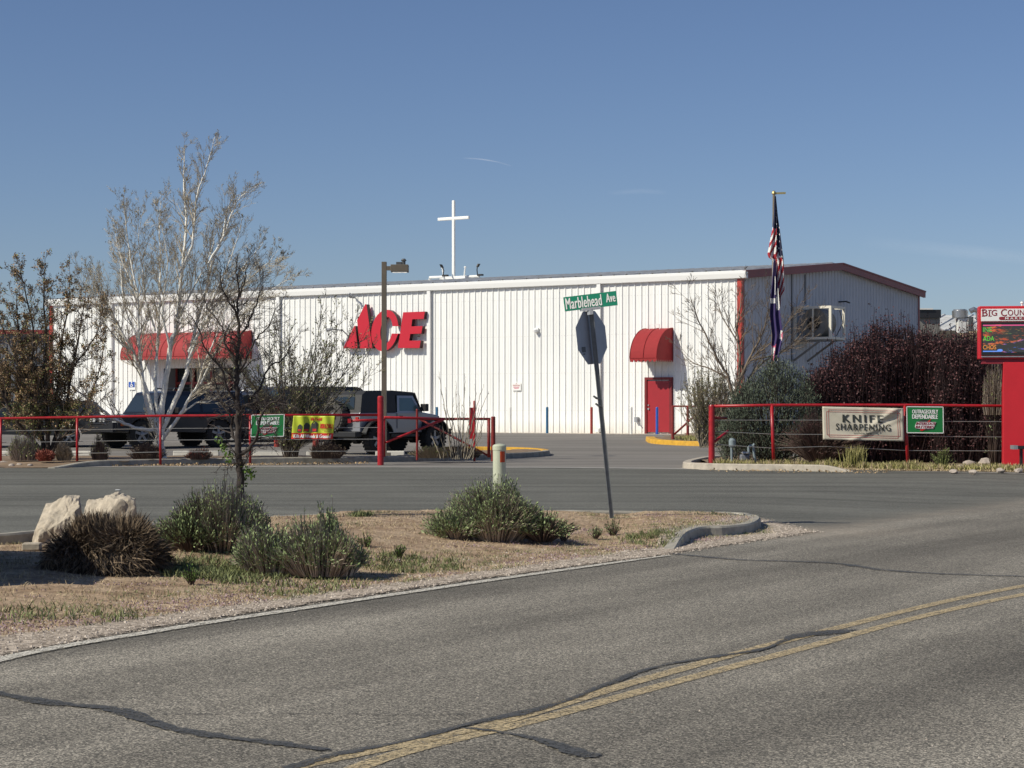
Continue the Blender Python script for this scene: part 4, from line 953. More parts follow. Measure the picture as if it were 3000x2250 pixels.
# octagon plate: its plane is turned about the post, so the far edge recedes to the right
oc = [(1737, 908), (1695, 910), (1684, 960), (1690, 1025), (1722, 1069), (1760, 1066), (1782, 1016), (1777, 952), (1747, 909)]
cx = S(1733, 989, -.03); rad = .350; yaw = R(54)
hx = V3(math.cos(yaw), math.sin(yaw), 0); lean = ax; hx = (hx-lean*hx.dot(lean)).normalized(); nrm = hx.cross(lean).normalized()
pts = [(rad*math.cos(R(22.5+45*i)), rad*math.sin(R(22.5+45*i))) for i in range(8)]
sg_ = 1 if nrm.y < 0 else -1
mb = MB(); mb.prism(pts, lambda a, b: cx+hx*a+lean*b+nrm*sg_*.002, lambda a, b: cx+hx*a+lean*b-nrm*sg_*.002, 0); pl = mb.build('octagon_plate', M['sign_back'], t, fix=True)
mb = MB(); mb.prism([(a*.99, b*.99) for a, b in pts], lambda a, b: cx+hx*a+lean*b-nrm*sg_*.004, lambda a, b: cx+hx*a+lean*b-nrm*sg_*.003); mb.build('red_face', M['sheet_red'], t)
mb = MB(); put_text(mb, 'STOP', lambda x, y: cx-hx*(x-.5)*.46+lean*(y-.5)*.22-nrm*sg_*.006, 0, 1, 0, 1, bold=.03); mb.build('face_lettering', M['sheet_white'], t)
st = S(1699, 1017, 0); mb = MB(); c = cx-hx*.20-lean*.14+nrm*sg_*.004; mb.obox(c, hx*.04, lean*.033, nrm*.001); mb.obox(c-lean*.055, hx*.02, lean*.008, nrm*.001); mb.build('sticker', M['grey_steel_dark'], t)
mb = MB()
for y in (.2, -.2): mb.lathe(cx+lean*y+nrm*sg_*.03, nrm*sg_, [(0, .012), (.012, .012)], 6)
mb.build('bolt', M['galv'], t)
for (a, b) in (((1751, 1166), .05), ((1757, 1188), .04)):
    mb = MB(); c = S(*a, .02); mb.tube([c-sx*.05+ax*.03, c-sx*.015, c+sx*.03-ax*.02], [.012, .016, .01], 6); mb.build('clamp', M['grey_steel_dark'], t)
# street name blade
A = S(1655, 913, .02); Bx = S(1808, 896, .02); Bz = S(1650, 871, .02)
ex = Bx-A; A = A+V3(0, 0, 0)
t, fn = board('street_name_sign', 'green street name blade reading Marblehead Ave on top of the leaning post', 'street sign', A, Bx+V3(0, -.14, .0), Bz+V3(0, .0, 0), M['sign_green'], thick=.003)
mb = MB(); put_text(mb, 'Marblehead', fn, .035, .71, .13, .90, fat=.004, o=.004, space=1.08); put_text(mb, 'Ave', fn, .80, .97, .28, .88, fat=.004, o=.004, space=1.05); mb.build('lettering', M['sheet_white'], t)
mb = MB(); mb.quad(fn(.0, .0, .003), fn(1, 0, .003), fn(1, .02, .003), fn(0, .02, .003)); mb.build('edge_rib', M['galv'], t)
mb = MB(); c = fn(.48, -.02, 0); e_ = (fn(1, 0)-fn(0, 0)).normalized(); mb.obox(c, e_*.11, V3(0, 0, .018), nrm*.02); mb.obox(c-V3(0, 0, .04), e_*.02, V3(0, 0, .03), nrm*.02); mb.build('bracket', M['galv'], t)

# utility marker
pm = G(1463, 1500, .10)
t = thing('utility_marker', 'cream round marker post with orange label behind the green bush', 'marker post', tuple(pm))
r = 19*pm.y/F; zt4 = CAMZ-(1302-HOR)*pm.y/F
mb = MB(); mb.lathe((pm.x, pm.y, pm.z-.05), (0, 0, 1), [(0, r), (zt4-pm.z-.02, r)], 28); mb.build('tube', M['cream'], t, smooth=False)
mb = MB(); mb.lathe((pm.x, pm.y, zt4-.05), (0, 0, 1), [(-.02, r*1.06), (.03, r*1.07), (.045, r*.9), (.056, r*.5), (.06, r*.1)], 28); mb.build('cap', M['cream'], t)
mb = MB(); n = 8
for i in range(n):
    a0, a1 = R(-84+i*6.5), R(-84+(i+1)*6.5); z0 = CAMZ-(1354-HOR)*pm.y/F; z1 = CAMZ-(1322-HOR)*pm.y/F; q = r*1.012
    mb.quad((pm.x+q*math.cos(a0), pm.y+q*math.sin(a0), z0), (pm.x+q*math.cos(a1), pm.y+q*math.sin(a1), z0), (pm.x+q*math.cos(a1), pm.y+q*math.sin(a1), z1), (pm.x+q*math.cos(a0), pm.y+q*math.sin(a0), z1))
mb.build('warning_label', M['orange_label'], t)

# ---------------------------------------------------------------- pylon sign at the right edge
SD = 44.5
t = thing('pylon_sign', 'red pylon sign with white header and colourful screen at the right edge', 'sign', tuple(PX(3060, SD)))
x0 = P(2867, 0, SD).x; x1 = x0+3.9; zt5 = P(0, 897, SD).z; zb5 = P(0, 1052, SD).z; zm = P(0, 944, SD).z
yaw5 = R(-9)
def Q(x, y, o=0): return V3(x0+x*math.cos(yaw5)-o*math.sin(-yaw5)*0, SD+x*math.sin(yaw5)-o, y)
ezx = V3(math.cos(yaw5), math.sin(yaw5), 0); ny = V3(math.sin(yaw5), -math.cos(yaw5), 0)
Q = lambda x, z, o=0: V3(x0, SD, 0)+ezx*x+ny*o+V3(0, 0, z)
WS = 3.9
mb = MB(); mb.obox(Q(WS/2, (zt5+zb5)/2, -.25), ezx*(WS/2), ny*.25, V3(0, 0, (zt5-zb5)/2)); mb.build('cabinet', M['sign_red'], t, bevel=.02)
mb = MB(); mb.obox(Q(WS/2, zb5-.05, -.25), ezx*(WS/2-.08), ny*.2, V3(0, 0, .05)); mb.build('cabinet_base', M['ink_maroon'], t)
zh0 = P(0, 941, SD).z; mb = MB(); mb.obox(Q(WS/2, (zt5-.06+zh0)/2, .005), ezx*(WS/2-.05), ny*.008, V3(0, 0, (zt5-.06-zh0)/2)); mb.build('header_panel', M['sheet_white'], t)
def ser(mb, word, x, z, cw, ch, gap, first):
    return x
mb = MB(); zc_ = P(0, 927, SD).z; zc1 = P(0, 908, SD).z; zc0 = P(0, 906, SD).z
q = lambda a, b: Q(a, b, .018)
put_text(mb, 'B', q, .075, .19, zc_, zc0, bold=.03); put_text(mb, 'IG', q, .215, .39, zc_+.01, zc1, bold=.03, space=1.15); put_text(mb, 'C', q, .47, .60, zc_, zc0, bold=.03); put_text(mb, 'OUNTRY', q, .615, 1.28, zc_+.01, zc1, bold=.03, space=1.1)
for x_, w_ in ((.075, .035), (.215, .05)):
    for z_ in (zc_+.005, zc1-.01): mb.quad(q(x_-.012, z_-.008), q(x_+w_+.01, z_-.008), q(x_+w_+.01, z_+.008), q(x_-.012, z_+.008))
mb.build('header_lettering', M['ink_maroon'], t)
mb = MB(); za, zb6 = P(0, 938, SD).z, P(0, 928.5, SD).z; hh_ = (zb6-za)/2
pill = [(.43+hh_-hh_*math.sin(R(a)), za+hh_+hh_*math.cos(R(a))) for a in range(0, 181, 20)]+[(1.2, za), (1.2, zb6)]
mb.prism(pill, lambda a, b: Q(a, b, .018), lambda a, b: Q(a, b, .006)); mb.build('red_pill', M['ink_maroon'], t)
mb = MB(); put_text(mb, 'MARKET', lambda a, b: Q(a, b, .024), .56, 1.1, za+.012, zb6-.012, bold=.02, space=1.5); mb.build('pill_lettering', M['sheet_white'], t)
zs1, zs0 = P(0, 944, SD).z, P(0, 1041, SD).z
mb = MB(); mb.obox(Q(WS/2, (zs0+zs1)/2, .01), ezx*(WS/2-.055), ny*.02, V3(0, 0, (zs1-zs0)/2)); mb.build('screen_bezel', M['black'], t)
mb = MB(); mb.obox(Q(WS/2, zs0-.03, .012), ezx*(WS/2-.055), ny*.02, V3(0, 0, .012)); mb.build('silver_strip', M['galv'], t)
sm = bpy.data.materials.new('led_screen'); sm.use_nodes = True; nt = sm.node_tree; b = nt.nodes['Principled BSDF']
nz = tex(nt, 'noise', 3.0, 6, .75, mapscale=(1, 1, 4)); nz2 = tex(nt, 'noise', 1.4, 3, .6, mapscale=(1, 1, 2.0))
c1 = ramp(nt, nz2.outputs[0], [(.3, (.02, .35, .12)), (.42, (.5, .06, .02)), (.55, (.9, .2, .05)), (.65, (.05, .15, .8)), (.8, (.2, .5, 1))])
f1 = ramp(nt, nz.outputs[0], [(.53, 0), (.60, 1)]); cc_ = mixc(nt, f1, (.03, .032, .03), c1)
b.inputs['Base Color'].default_value = (.02, .02, .02, 1); nt.links.new(cc_, b.inputs['Emission Color']); b.inputs['Emission Strength'].default_value = .75; b.inputs['Roughness'].default_value = .5
mb = MB(); sx0 = .09; zz1, zz0 = P(0, 951, SD).z, P(0, 1033, SD).z; mb.obox(Q(WS/2, (zz0+zz1)/2, .034), ezx*(WS/2-sx0), ny*.002, V3(0, 0, (zz1-zz0)/2)); scr = mb.build('screen', sm, t)
def em(name, c, s=1.0): return mat(name, (.02, .02, .02), .5, emis=c, estr=s)
for word, c, xa, xb, ya, yb in (('INE', (.08, .42, .06), .09, .28, 973, 959), ('ADA', (.10, .50, .03), .09, .33, 999, 985), ('CHOS', (.65, .24, .03), .09, .37, 1024, 1011)):
    mb = MB(); put_text(mb, word, lambda a, b: Q(a, b, .040), xa, xb, P(0, ya, SD).z, P(0, yb, SD).z, bold=.03); mb.build('screen_text', em('led_'+word.lower(), c), t)
mb = MB(); mb.quad(Q(.09, P(0, 951, SD).z-.03, .039), Q(WS-.09, P(0, 951, SD).z-.03, .039), Q(WS-.09, P(0, 951, SD).z-.006, .039), Q(.09, P(0, 951, SD).z-.006, .039)); mb.build('screen_bar', em('led_magenta', (.7, .08, .25)), t)
mb = MB(); mb.quad(Q(.09, P(0, 1031, SD).z, .039), Q(.42, P(0, 1031, SD).z, .039), Q(.42, P(0, 1028, SD).z, .039), Q(.09, P(0, 1028, SD).z, .039)); mb.prism([(.45+.06*math.cos(R(a)), P(0, 1027, SD).z+.03*math.sin(R(a))) for a in range(0, 360, 30)], lambda a, b: Q(a, b, .041), lambda a, b: Q(a, b, .037)); mb.build('screen_mark', em('led_blue', (.12, .3, .9)), t)
cxa = P(2938, 0, SD).x-x0; mb = MB(); mb.obox(Q(cxa+1.1, (zb5-.1)/2+.05, -.25), ezx*1.1, ny*.22, V3(0, 0, (zb5-.1)/2-.02)); mb.build('column', M['sign_red'], t, bevel=.01)
mb = MB(); mb.lathe(Q(.93, zt5, -.1), (0, 0, 1), [(0, .02), (.05, .02), (.06, .04), (.1, .03)], 8); mb.build('sensor', M['white_paint'], t)
# ---------------------------------------------------------------- vehicles (local frame: x forward, y left, z up)
def wheel(root, x, y, r, wid, tyre, rim, side, name='wheel', spokes=5):
    mb = MB(); s = 1 if side > 0 else -1
    mb.lathe((x, y-s*wid/2, r), (0, s, 0), [(0, r*.62), (.0, r*.9), (wid*.12, r), (wid*.88, r), (wid, r*.92), (wid, r*.62), (wid*.7, r*.6)], 28); o = mb.build(name, tyre, root, world=False)
    if r > .4:
        mb = MB()
        for k in range(26):
            a = R(360/26*k); c = V3(x+math.cos(a)*r*1.0, y, r+math.sin(a)*r*1.0); t_ = V3(-math.sin(a), 0, math.cos(a))
            mb.obox(c, t_*r*.07, V3(0, wid*.46, 0), V3(math.cos(a), 0, math.sin(a))*.018)
        tr = mb.build('tread', tyre, o, world=False)
    mb = MB(); mb.lathe((x, y+s*wid*.1, r), (0, s, 0), [(0, r*.60), (wid*.12, r*.60), (wid*.13, r*.52), (wid*.05, r*.5)], 24)
    for k in range(spokes):
        a = R(360/spokes*k+18); d = V3(math.cos(a), 0, math.sin(a)); t_ = V3(-math.sin(a), 0, math.cos(a)); mb.obox(V3(x, y+s*wid*.26, r)+d*r*.3, d*r*.27, t_*r*.09, V3(0, .012, 0))
    mb.lathe((x, y+s*wid*.2, r), (0, s, 0), [(0, r*.17), (.05, r*.15), (.06, r*.08)], 14); mb.build('rim', rim, o, world=False)
    return o
def side_poly(mb, poly, hw, m=0, inset=None):
    """extrude a side profile (x, z) across the width; inset(x, z) -> half width"""
    f = inset or (lambda x, z: hw); mb.prism(poly, lambda a, b: V3(a, f(a, b), b), lambda a, b: V3(a, -f(a, b), b), m)
def arch(cx, cz, r, a0, a1, n=9): return [(cx+r*math.cos(R(lerp(a0, a1, i/n))), cz+r*math.sin(R(lerp(a0, a1, i/n)))) for i in range(n+1)]
def suv(name, label, cat, pos, rz, paint, L=4.7, W_=1.9, H=1.8, wb=2.8, wr=.40, roof=None, bull=False, boxy=0, bed=False, rack=False):
    t = thing(name, label, cat, tuple(pos), rz); hw = W_/2; fx = wb/2; rx = -wb/2; nose = fx+.88; tail = nose-L; g = .42 if wr < .42 else .52
    belt = H*.60; hood = belt-.05; ar = wr+.07
    low = [(nose-.03, g+.05), (nose, g+.25), (nose-.02, hood-.12), (nose-.18, hood-.02), (fx-.35, belt), (tail+.12, belt+.02), (tail, belt-.12), (tail+.0, g+.15), (tail+.08, g)]
    low += [(rx-ar, g)]+arch(rx, wr, ar, 175, 5)+[(fx-ar, g)]+arch(fx, wr, ar, 175, 5)+[(fx+ar, g)]
    mb = MB(); side_poly(mb, low, hw); mb.build('body', paint, t, world=False, bevel=.035)
    x0c = tail+.05 if not bed else -.55
    cab = [(fx-.30, belt-.01), (fx-.85+boxy*.35, H-.05), (fx-1.05+boxy*.2, H), (x0c+.35, H), (x0c+.12, H-.07), (x0c+.0, belt-.01)]
    ins = lambda x, z: hw-.02-(z-belt)*.22
    mb = MB(); side_poly(mb, cab, hw, inset=ins); mb.build('cabin', roof or paint, t, world=False, bevel=.03)
    # glass set a little proud of the cabin
    gz0, gz1 = belt+.06, H-.14; sl = lambda z: (z-belt)/(H-.05-belt)
    xf = lambda z: (fx-.30)+((fx-.85+boxy*.35)-(fx-.30))*sl(z)
    mid = (fx-.3+x0c)/2-.05
    for s in (1, -1):
        for (xa, xb) in (((mid+.05), None), ((x0c+.75 if not bed else mid-.3), mid-.05), ((x0c+.18), (x0c+.65))) if not bed else (((mid+.05), None), (x0c+.2, mid-.05)):
            z0_, z1_ = gz0, gz1; f = lambda z: ins(0, z)+.006
            xb0 = xf(z0_)-.12 if xb is None else xb; xb1 = xf(z1_)-.12 if xb is None else xb
            mb = MB(); mb.quad((xa, s*f(z0_), z0_), (xb0, s*f(z0_), z0_), (xb1, s*f(z1_), z1_), (xa, s*f(z1_), z1_)); mb.build('side_window', M['glass_dark'], t, world=False)
        mb = MB(); mb.box(mid+.45+.35, mid+.45+.53, s*(hw-.02) if s > 0 else -hw-.2, hw+.2 if s > 0 else -hw+.02, belt+.02, belt+.20); mb.build('mirror', M['black'], t, world=False, bevel=.02)
        for xd in (mid+.0, x0c+.75): mb = MB(); mb.box(xd-.07, xd+.09, s*hw-.02*s if s > 0 else s*hw-.03, s*hw+.03 if s > 0 else s*hw+.02, belt-.14, belt-.11); mb.build('door_handle', M['black'], t, world=False)
        mb = MB()
        for xd in (mid, x0c+.70, fx-.42): mb.obox((xd, s*(hw+.001), (belt+g)/2+.1), (.006, 0, 0), (0, .003, 0), (0, 0, (belt-g)/2-.16))
        mb.build('door_seam', M['black'], t, world=False)
    mb = MB(); e = .012; mb.quad((xf(gz0)+e, ins(0, gz0)-.12, gz0), (xf(gz0)+e, -ins(0, gz0)+.12, gz0), (xf(gz1)+e, -ins(0, gz1)+.1, gz1), (xf(gz1)+e, ins(0, gz1)-.1, gz1)); mb.build('windscreen', M['glass_dark'], t, world=False)
    mb = MB(); xr = lambda z: x0c+.12*sl(z)-.014; mb.quad((xr(gz0), ins(0, gz0)-.12, gz0), (xr(gz0), -ins(0, gz0)+.12, gz0), (xr(gz1), -ins(0, gz1)+.1, gz1), (xr(gz1), ins(0, gz1)-.1, gz1)); mb.build('rear_window', M['glass_dark'], t, world=False)
    for s in (1, -1):
        mb = MB(); mb.box(nose-.08, nose+.012, s*(hw-.22)-.14, s*(hw-.22)+.14, hood-.34, hood-.17); mb.build('headlight', M['lamp_glass'], t, world=False, bevel=.015)
        mb = MB(); mb.box(tail-.012, tail+.05, s*(hw-.12)-.08, s*(hw-.12)+.08, belt-.38, belt-.12); mb.build('tail_light', M['tail_red'], t, world=False)
        mb = MB(); mb.box(nose-.22, nose-.10, s*hw-.03, s*hw+.012, hood-.32, hood-.18); mb.build('turn_signal', M['amber'], t, world=False)
    mb = MB(); mb.box(nose-.02, nose+.01, -hw+.45, hw-.45, hood-.36, hood-.16)
    mb.build('grille', M['black'], t, world=False)
    mb = MB(); mb.box(nose-.1, nose+.07, -hw+.03, hw-.03, g+.02, g+.24); mb.build('front_bumper', M['black'] if bull else paint, t, world=False, bevel=.03)
    mb = MB(); mb.box(tail-.07, tail+.1, -hw+.03, hw-.03, g+.02, g+.22); mb.build('rear_bumper', M['black'], t, world=False, bevel=.03)
    if bull:
        mb = MB(); mb.tube([(nose+.1, -.55, g+.1), (nose+.16, -.5, hood-.1), (nose+.14, -.35, hood+.0), (nose+.14, .35, hood+.0), (nose+.16, .5, hood-.1), (nose+.1, .55, g+.1)], .032, 8)
        mb.tube([(nose+.15, -.52, hood-.25), (nose+.15, .52, hood-.25)], .025, 8); mb.box(nose, nose+.14, -hw+.06, hw-.06, g+.0, g+.3); mb.build('bull_bar', M['black_metal'], t, world=False)
        for y in (-.42, -.2, .2, .42):
            mb = MB(); mb.lathe((nose+.14, y, hood-.12), (1, 0, 0), [(0, .06), (.05, .085), (.06, .08)], 14); mb.build('driving_lamp', M['lamp_glass'], t, world=False)
    if rack:
        mb = MB()
        for s in (1, -1): mb.tube([(x0c+.5, s*(hw-.32), H+.01), (x0c+.55, s*(hw-.32), H+.09), (fx-1.3, s*(hw-.32), H+.09), (fx-1.25, s*(hw-.32), H+.01)], .02, 6)
        for x in (x0c+.7, fx-1.5): mb.tube([(x, -hw+.3, H+.09), (x, hw-.3, H+.09)], .02, 6)
        mb.build('roof_rack', M['black_metal'], t, world=False)
    for x in (fx, rx):
        for s in (1, -1): wheel(t, x, s*(hw-.13), wr, .26, M['tyre'], M['rim'], s)
    return t
def heading(fx_, fy_): return math.atan2(fy_, fx_)
def place(px, d): p = PX(px, d); return p
suv('parked_pickup', 'dark blue grey off-road vehicle with black bull bar behind the white barked tree', 'car', place(488, 65.5), heading(-.78, -.63), M['graphite_paint'], L=4.75, W_=1.93, H=1.80, wb=2.75, wr=.44, roof=M['navy_paint'], bull=True, boxy=.4, rack=True)
suv('parked_suv', 'black long roofed car parked beyond the silver soft top jeep', 'car', place(985, 71.5), heading(.86, .5), M['black_paint'], L=5.0, W_=1.95, H=1.88, wb=2.9, rack=False)
suv('parked_car', 'dark grey car behind the brown leaved tree at the left edge', 'car', place(75, 66), heading(-.97, -.2), M['charcoal_paint'], L=4.7, W_=1.85, H=1.5, wb=2.75, wr=.34)
suv('parked_suv', 'grey car glimpsed between the dark bare tree and the left green sign', 'car', place(735, 72), heading(.5, .86), M['silver_paint'], L=4.7, W_=1.85, H=1.72, wb=2.75, wr=.36)
# open topped jeep with a black canvas top
jf = V3(.66, .75, 0).normalized(); jp = PX(1046, 59.6)+jf*1.18; jp.z = terr(jp.x, jp.y)
t = thing('jeep', 'silver jeep with black soft top and rear spare wheel behind the lamp post', 'jeep', tuple(jp), heading(jf.x, jf.y))
hw = .76; wb = 2.37; fx, rx, wr = wb/2, -wb/2, .43
tub = [(fx-.42, .62), (fx-.42, 1.20), (-.55, 1.20), (tl := rx-.62, 1.20), (tl, .66), (rx-.55, .62)]+arch(rx, wr, .52, 165, 15)+[(rx+.55, .60)]
mb = MB(); side_poly(mb, tub, hw); mb.build('body', M['silver_paint'], t, world=False, bevel=.02)
mb = MB(); hd = [(fx-.43, .75), (fx-.43, 1.19), (fx-.2, 1.21), (fx+.55, 1.12), (fx+.62, 1.08), (fx+.62, .68), (fx+.3, .68)]
side_poly(mb, hd, hw, inset=lambda x, z: .60-(x-fx+.4)*.10); mb.build('hood', M['silver_paint'], t, world=False, bevel=.03)
mb = MB()
for k in range(7): mb.box(fx+.61, fx+.63, -.24+k*.08-.02, -.24+k*.08+.02, .78, 1.04)
mb.build('grille', M['black'], t, world=False)
for s in (1, -1):
    mb = MB(); mb.lathe((fx+.6, s*.38, .95), (1, 0, 0), [(0, .09), (.03, .085)], 16); mb.build('headlight', M['lamp_glass'], t, world=False)
    for cx_, a0 in ((fx, 150), (rx, 160)):
        pts = arch(cx_, wr, .60, a0, 25, 8); pin = [(x, z-.05) for x, z in reversed(arch(cx_, wr, .60, a0, 25, 8))]
        mb = MB(); mb.prism(pts+pin, lambda a, b: V3(a, s*(hw-.08), b), lambda a, b: V3(a, s*(hw+.20), b)); mb.build('fender', M['black'], t, world=False, fix=True)
    mb = MB(); dz = [(-.30, .74), (-.30, 1.19), (fx-.48, 1.19), (fx-.48, .70)]; mb.prism(dz, lambda a, b: V3(a, s*(hw+.002), b), lambda a, b: V3(a, s*(hw+.022), b)); dr_ = mb.build('door', M['silver_paint'], t, world=False, fix=True)
    mb = MB(); mb.box(-.22, -.08, s*(hw+.02)-.01, s*(hw+.02)+.03, 1.06, 1.11); mb.build('handle', M['black'], dr_, world=False)
    fr = [(-.30, 1.19), (-.24, 1.70), (.42, 1.70), (.74, 1.19)]; fi = [(-.20, 1.25), (-.16, 1.63), (.37, 1.63), (.62, 1.25)]
    mb = MB(); ys2 = lambda z: s*(hw+.01-(z-1.19)*.14)
    for i in range(4): j = (i+1) % 4; a, b, c, d = fr[i], fr[j], fi[j], fi[i]; mb.quad((a[0], ys2(a[1]), a[1]), (b[0], ys2(b[1]), b[1]), (c[0], ys2(c[1]), c[1]), (d[0], ys2(d[1]), d[1]))
    mb.build('window_frame', M['silver_paint'], dr_, world=False)
    mb = MB(); mb.quad(*[(x, ys2(z)-s*.006, z) for x, z in fi]); mb.build('door_window', M['glass_tint'], dr_, world=False)
    mb = MB(); mb.box(.66, .80, s*hw+(.02 if s > 0 else -.24), s*hw+(.24 if s > 0 else -.02), 1.24, 1.46); mb.build('mirror', M['black'], t, world=False, bevel=.02)
    mb = MB(); mb.box(tl-.03, tl+.01, s*(hw-.10)-.06, s*(hw-.10)+.06, .95, 1.08); mb.build('tail_light', M['tail_red'], t, world=False)
    mb = MB(); mb.box(rx+.6, fx-.6, s*(hw+.02)-.04, s*(hw+.02)+.04, .50, .58); mb.build('side_step', M['black'], t, world=False)
# canvas top
mb = MB(); topp = [(tl+.02, 1.20), (tl+.16, 1.72), (tl+.35, 1.83), (-.4, 1.85), (.45, 1.80), (.50, 1.72), (-.30, 1.71), (-.34, 1.20)]
side_poly(mb, topp, hw, inset=lambda x, z: hw+.0-(z-1.2)*.15); mb.build('soft_top', M['soft_top'], t, world=False, fix=True)
mb = MB(); mb.quad((.52, .68, 1.72), (.52, -.68, 1.72), (fx-.40, -.70, 1.21), (fx-.40, .70, 1.21)); ws = mb.build('windscreen', M['glass_tint'], t, world=False)
mb = MB(); mb.tube([(.50, .69, 1.76), (.50, -.69, 1.76)], .035, 6); mb.tube([(.50, .69, 1.76), (fx-.41, .72, 1.2)], .03, 6); mb.tube([(.50, -.69, 1.76), (fx-.41, -.72, 1.2)], .03, 6); mb.build('windscreen_frame', M['black_metal'], t, world=False)
mb = MB(); mb.quad((tl+.035, .48, 1.30), (tl+.035, -.48, 1.30), (tl+.125, -.42, 1.66), (tl+.125, .42, 1.66)); mb.build('rear_window', M['glass_dark'], t, world=False)
mb = MB(); mb.box(tl-.24, tl+.02, -hw-.05, hw+.05, .50, .66); mb.build('rear_bumper', M['black'], t, world=False, bevel=.02)
mb = MB(); mb.box(fx+.62, fx+.85, -hw-.0, hw+.0, .55, .72); mb.build('front_bumper', M['black'], t, world=False, bevel=.02)
mb = MB()
mb.box(rx-.4, fx+.5, -.38, .38, .44, .62); mb.lathe((rx, -.6, wr), (0, 1, 0), [(0, .06), (.45, .06), (.5, .14), (.7, .14), (.75, .06), (1.2, .06)], 12); mb.lathe((fx, -.6, wr), (0, 1, 0), [(0, .06), (.45, .06), (.5, .14), (.7, .14), (.75, .06), (1.2, .06)], 12)
mb.build('chassis', M['black'], t, world=False)
for x in (fx, rx):
    for s in (1, -1): wheel(t, x, s*(hw+.03), wr, .30, M['tyre'], M['rim'], s)
# spare wheel on the tailgate
sw = MB(); c = V3(tl-.05, .10, 1.10); sw.lathe(c, (-1, 0, 0), [(0, .25), (0, .38), (.05, .43), (.22, .43), (.27, .38), (.27, .27), (.18, .25)], 28); o = sw.build('spare_wheel', M['dusty_tyre'], t, world=False)
mb = MB()
for k in range(26):
    a = R(360/26*k); mb.obox(c+V3(-.135, math.cos(a)*.43, math.sin(a)*.43), V3(.12, 0, 0), V3(0, -math.sin(a), math.cos(a))*.028, V3(0, math.cos(a), math.sin(a))*.02)
mb.build('tread', M['dusty_tyre'], o, world=False)
mb = MB(); mb.lathe(c+V3(-.1, 0, 0), (-1, 0, 0), [(0, .25), (.02, .25), (.03, .12), (.12, .10), (.13, .04)], 20); mb.build('rim', M['rim'], o, world=False)

# wheel stops
ws0 = None
for i, (pa, pb_, lab) in enumerate(((-40, 40, 'pale concrete wheel stop at the left edge of the lot'), (205, 268, 'pale concrete wheel stop behind the round tumbleweed bush'), (508, 642, 'pale concrete wheel stop in front of the dark off-road vehicle'),
                               (742, 838, 'pale concrete wheel stop below the left green sign'), (898, 1000, 'pale concrete wheel stop under the lime banner'), (1100, 1185, 'low grey wheel stop at the foot of the lamp post'))):
    d = 57.6; a = PX(pa, d); b = PX(pb_, d); t = thing('wheel_stop', lab, 'wheel stop', tuple((a+b)/2), group='wheel stops along the lot edge')
    mb = MB(); sec = [(-.09, 0), (-.075, .11), (-.05, .145), (.05, .145), (.075, .11), (.09, 0)]; h = (b.x-a.x)/2
    mb.prism(sec, lambda p, q: V3(-h, p, q), lambda p, q: V3(h, p, q)); mb.build('block', M['stop_concrete'], t, world=False, bevel=.02)
    mb = MB(); mb.lathe((-h*.7, 0, .13), (0, 0, 1), [(0, .02), (.02, .02)], 8); mb.lathe((h*.7, 0, .13), (0, 0, 1), [(0, .02), (.02, .02)], 8); mb.build('anchor_pin', M['galv'], t, world=False)

# gas meter pipes behind the right fence, black meter stand at the right edge
t = thing('gas_meter', 'blue grey gas meter with bent pipes in the weeds behind the red fence post', 'gas meter', tuple(PX(2178, 46.3)))
z0 = terr(5, 46.3)+.1
mb = MB(); mb.tube([P(2144, 1352, 46.3), P(2143, 1300, 46.3), P(2138, 1292, 46.3), P(2140, 1287, 46.3), P(2147, 1287, 46.3)], .028, 8); a = P(2145, 1298, 46.2); mb.lathe(a-V3(0, .03, .1), (0, 0, 1), [(0, .05), (.03, .08), (.16, .08), (.20, .05)], 14); mb.build('regulator', M['grey_pipe'], t)
mb = MB(); mb.tube([P(2194, 1335, 46.3), P(2193, 1310, 46.3), P(2198, 1306, 46.3), P(2207, 1306, 46.3), P(2210, 1300, 46.3)], .03, 8); mb.tube([P(2207, 1306, 46.3), P(2209, 1330, 46.3), P(2213, 1356, 46.3)], .028, 8); mb.build('pipe', M['grey_pipe'], t)
a = P(2182, 1340, 46.2); mb = MB(); mb.box(a.x-.11, a.x+.09, 46.05, 46.3, a.z-.08, a.z+.07); mb.build('meter_body', M['far_grey'], t, bevel=.03)
mb = MB(); mb.box(a.x-.07, a.x+.07, 46.02, 46.28, a.z+.075, a.z+.13); mb.build('meter_index', M['silver_duct'], t, bevel=.02)
t = thing('metal_bench', 'small black metal stand with flat top before the red sign column', 'stand', tuple(PX(2990, 43.8)))
a = P(2972, 1306, 43.6); mb = MB(); mb.box(a.x, a.x+.8, 43.5, 43.8, a.z-.07, a.z); mb.build('top', M['black_metal'], t, bevel=.01)
mb = MB(); mb.box(a.x-.04, a.x+.05, 43.49, 43.81, a.z-.075, a.z+.01); mb.build('end_cap', M['galv'], t)
for dx in (.13, .23, .62): mb = MB(); mb.box(a.x+dx, a.x+dx+.05, 43.6, 43.7, terr(11, 43.6), a.z-.07); mb.build('leg', M['black_metal'], t)

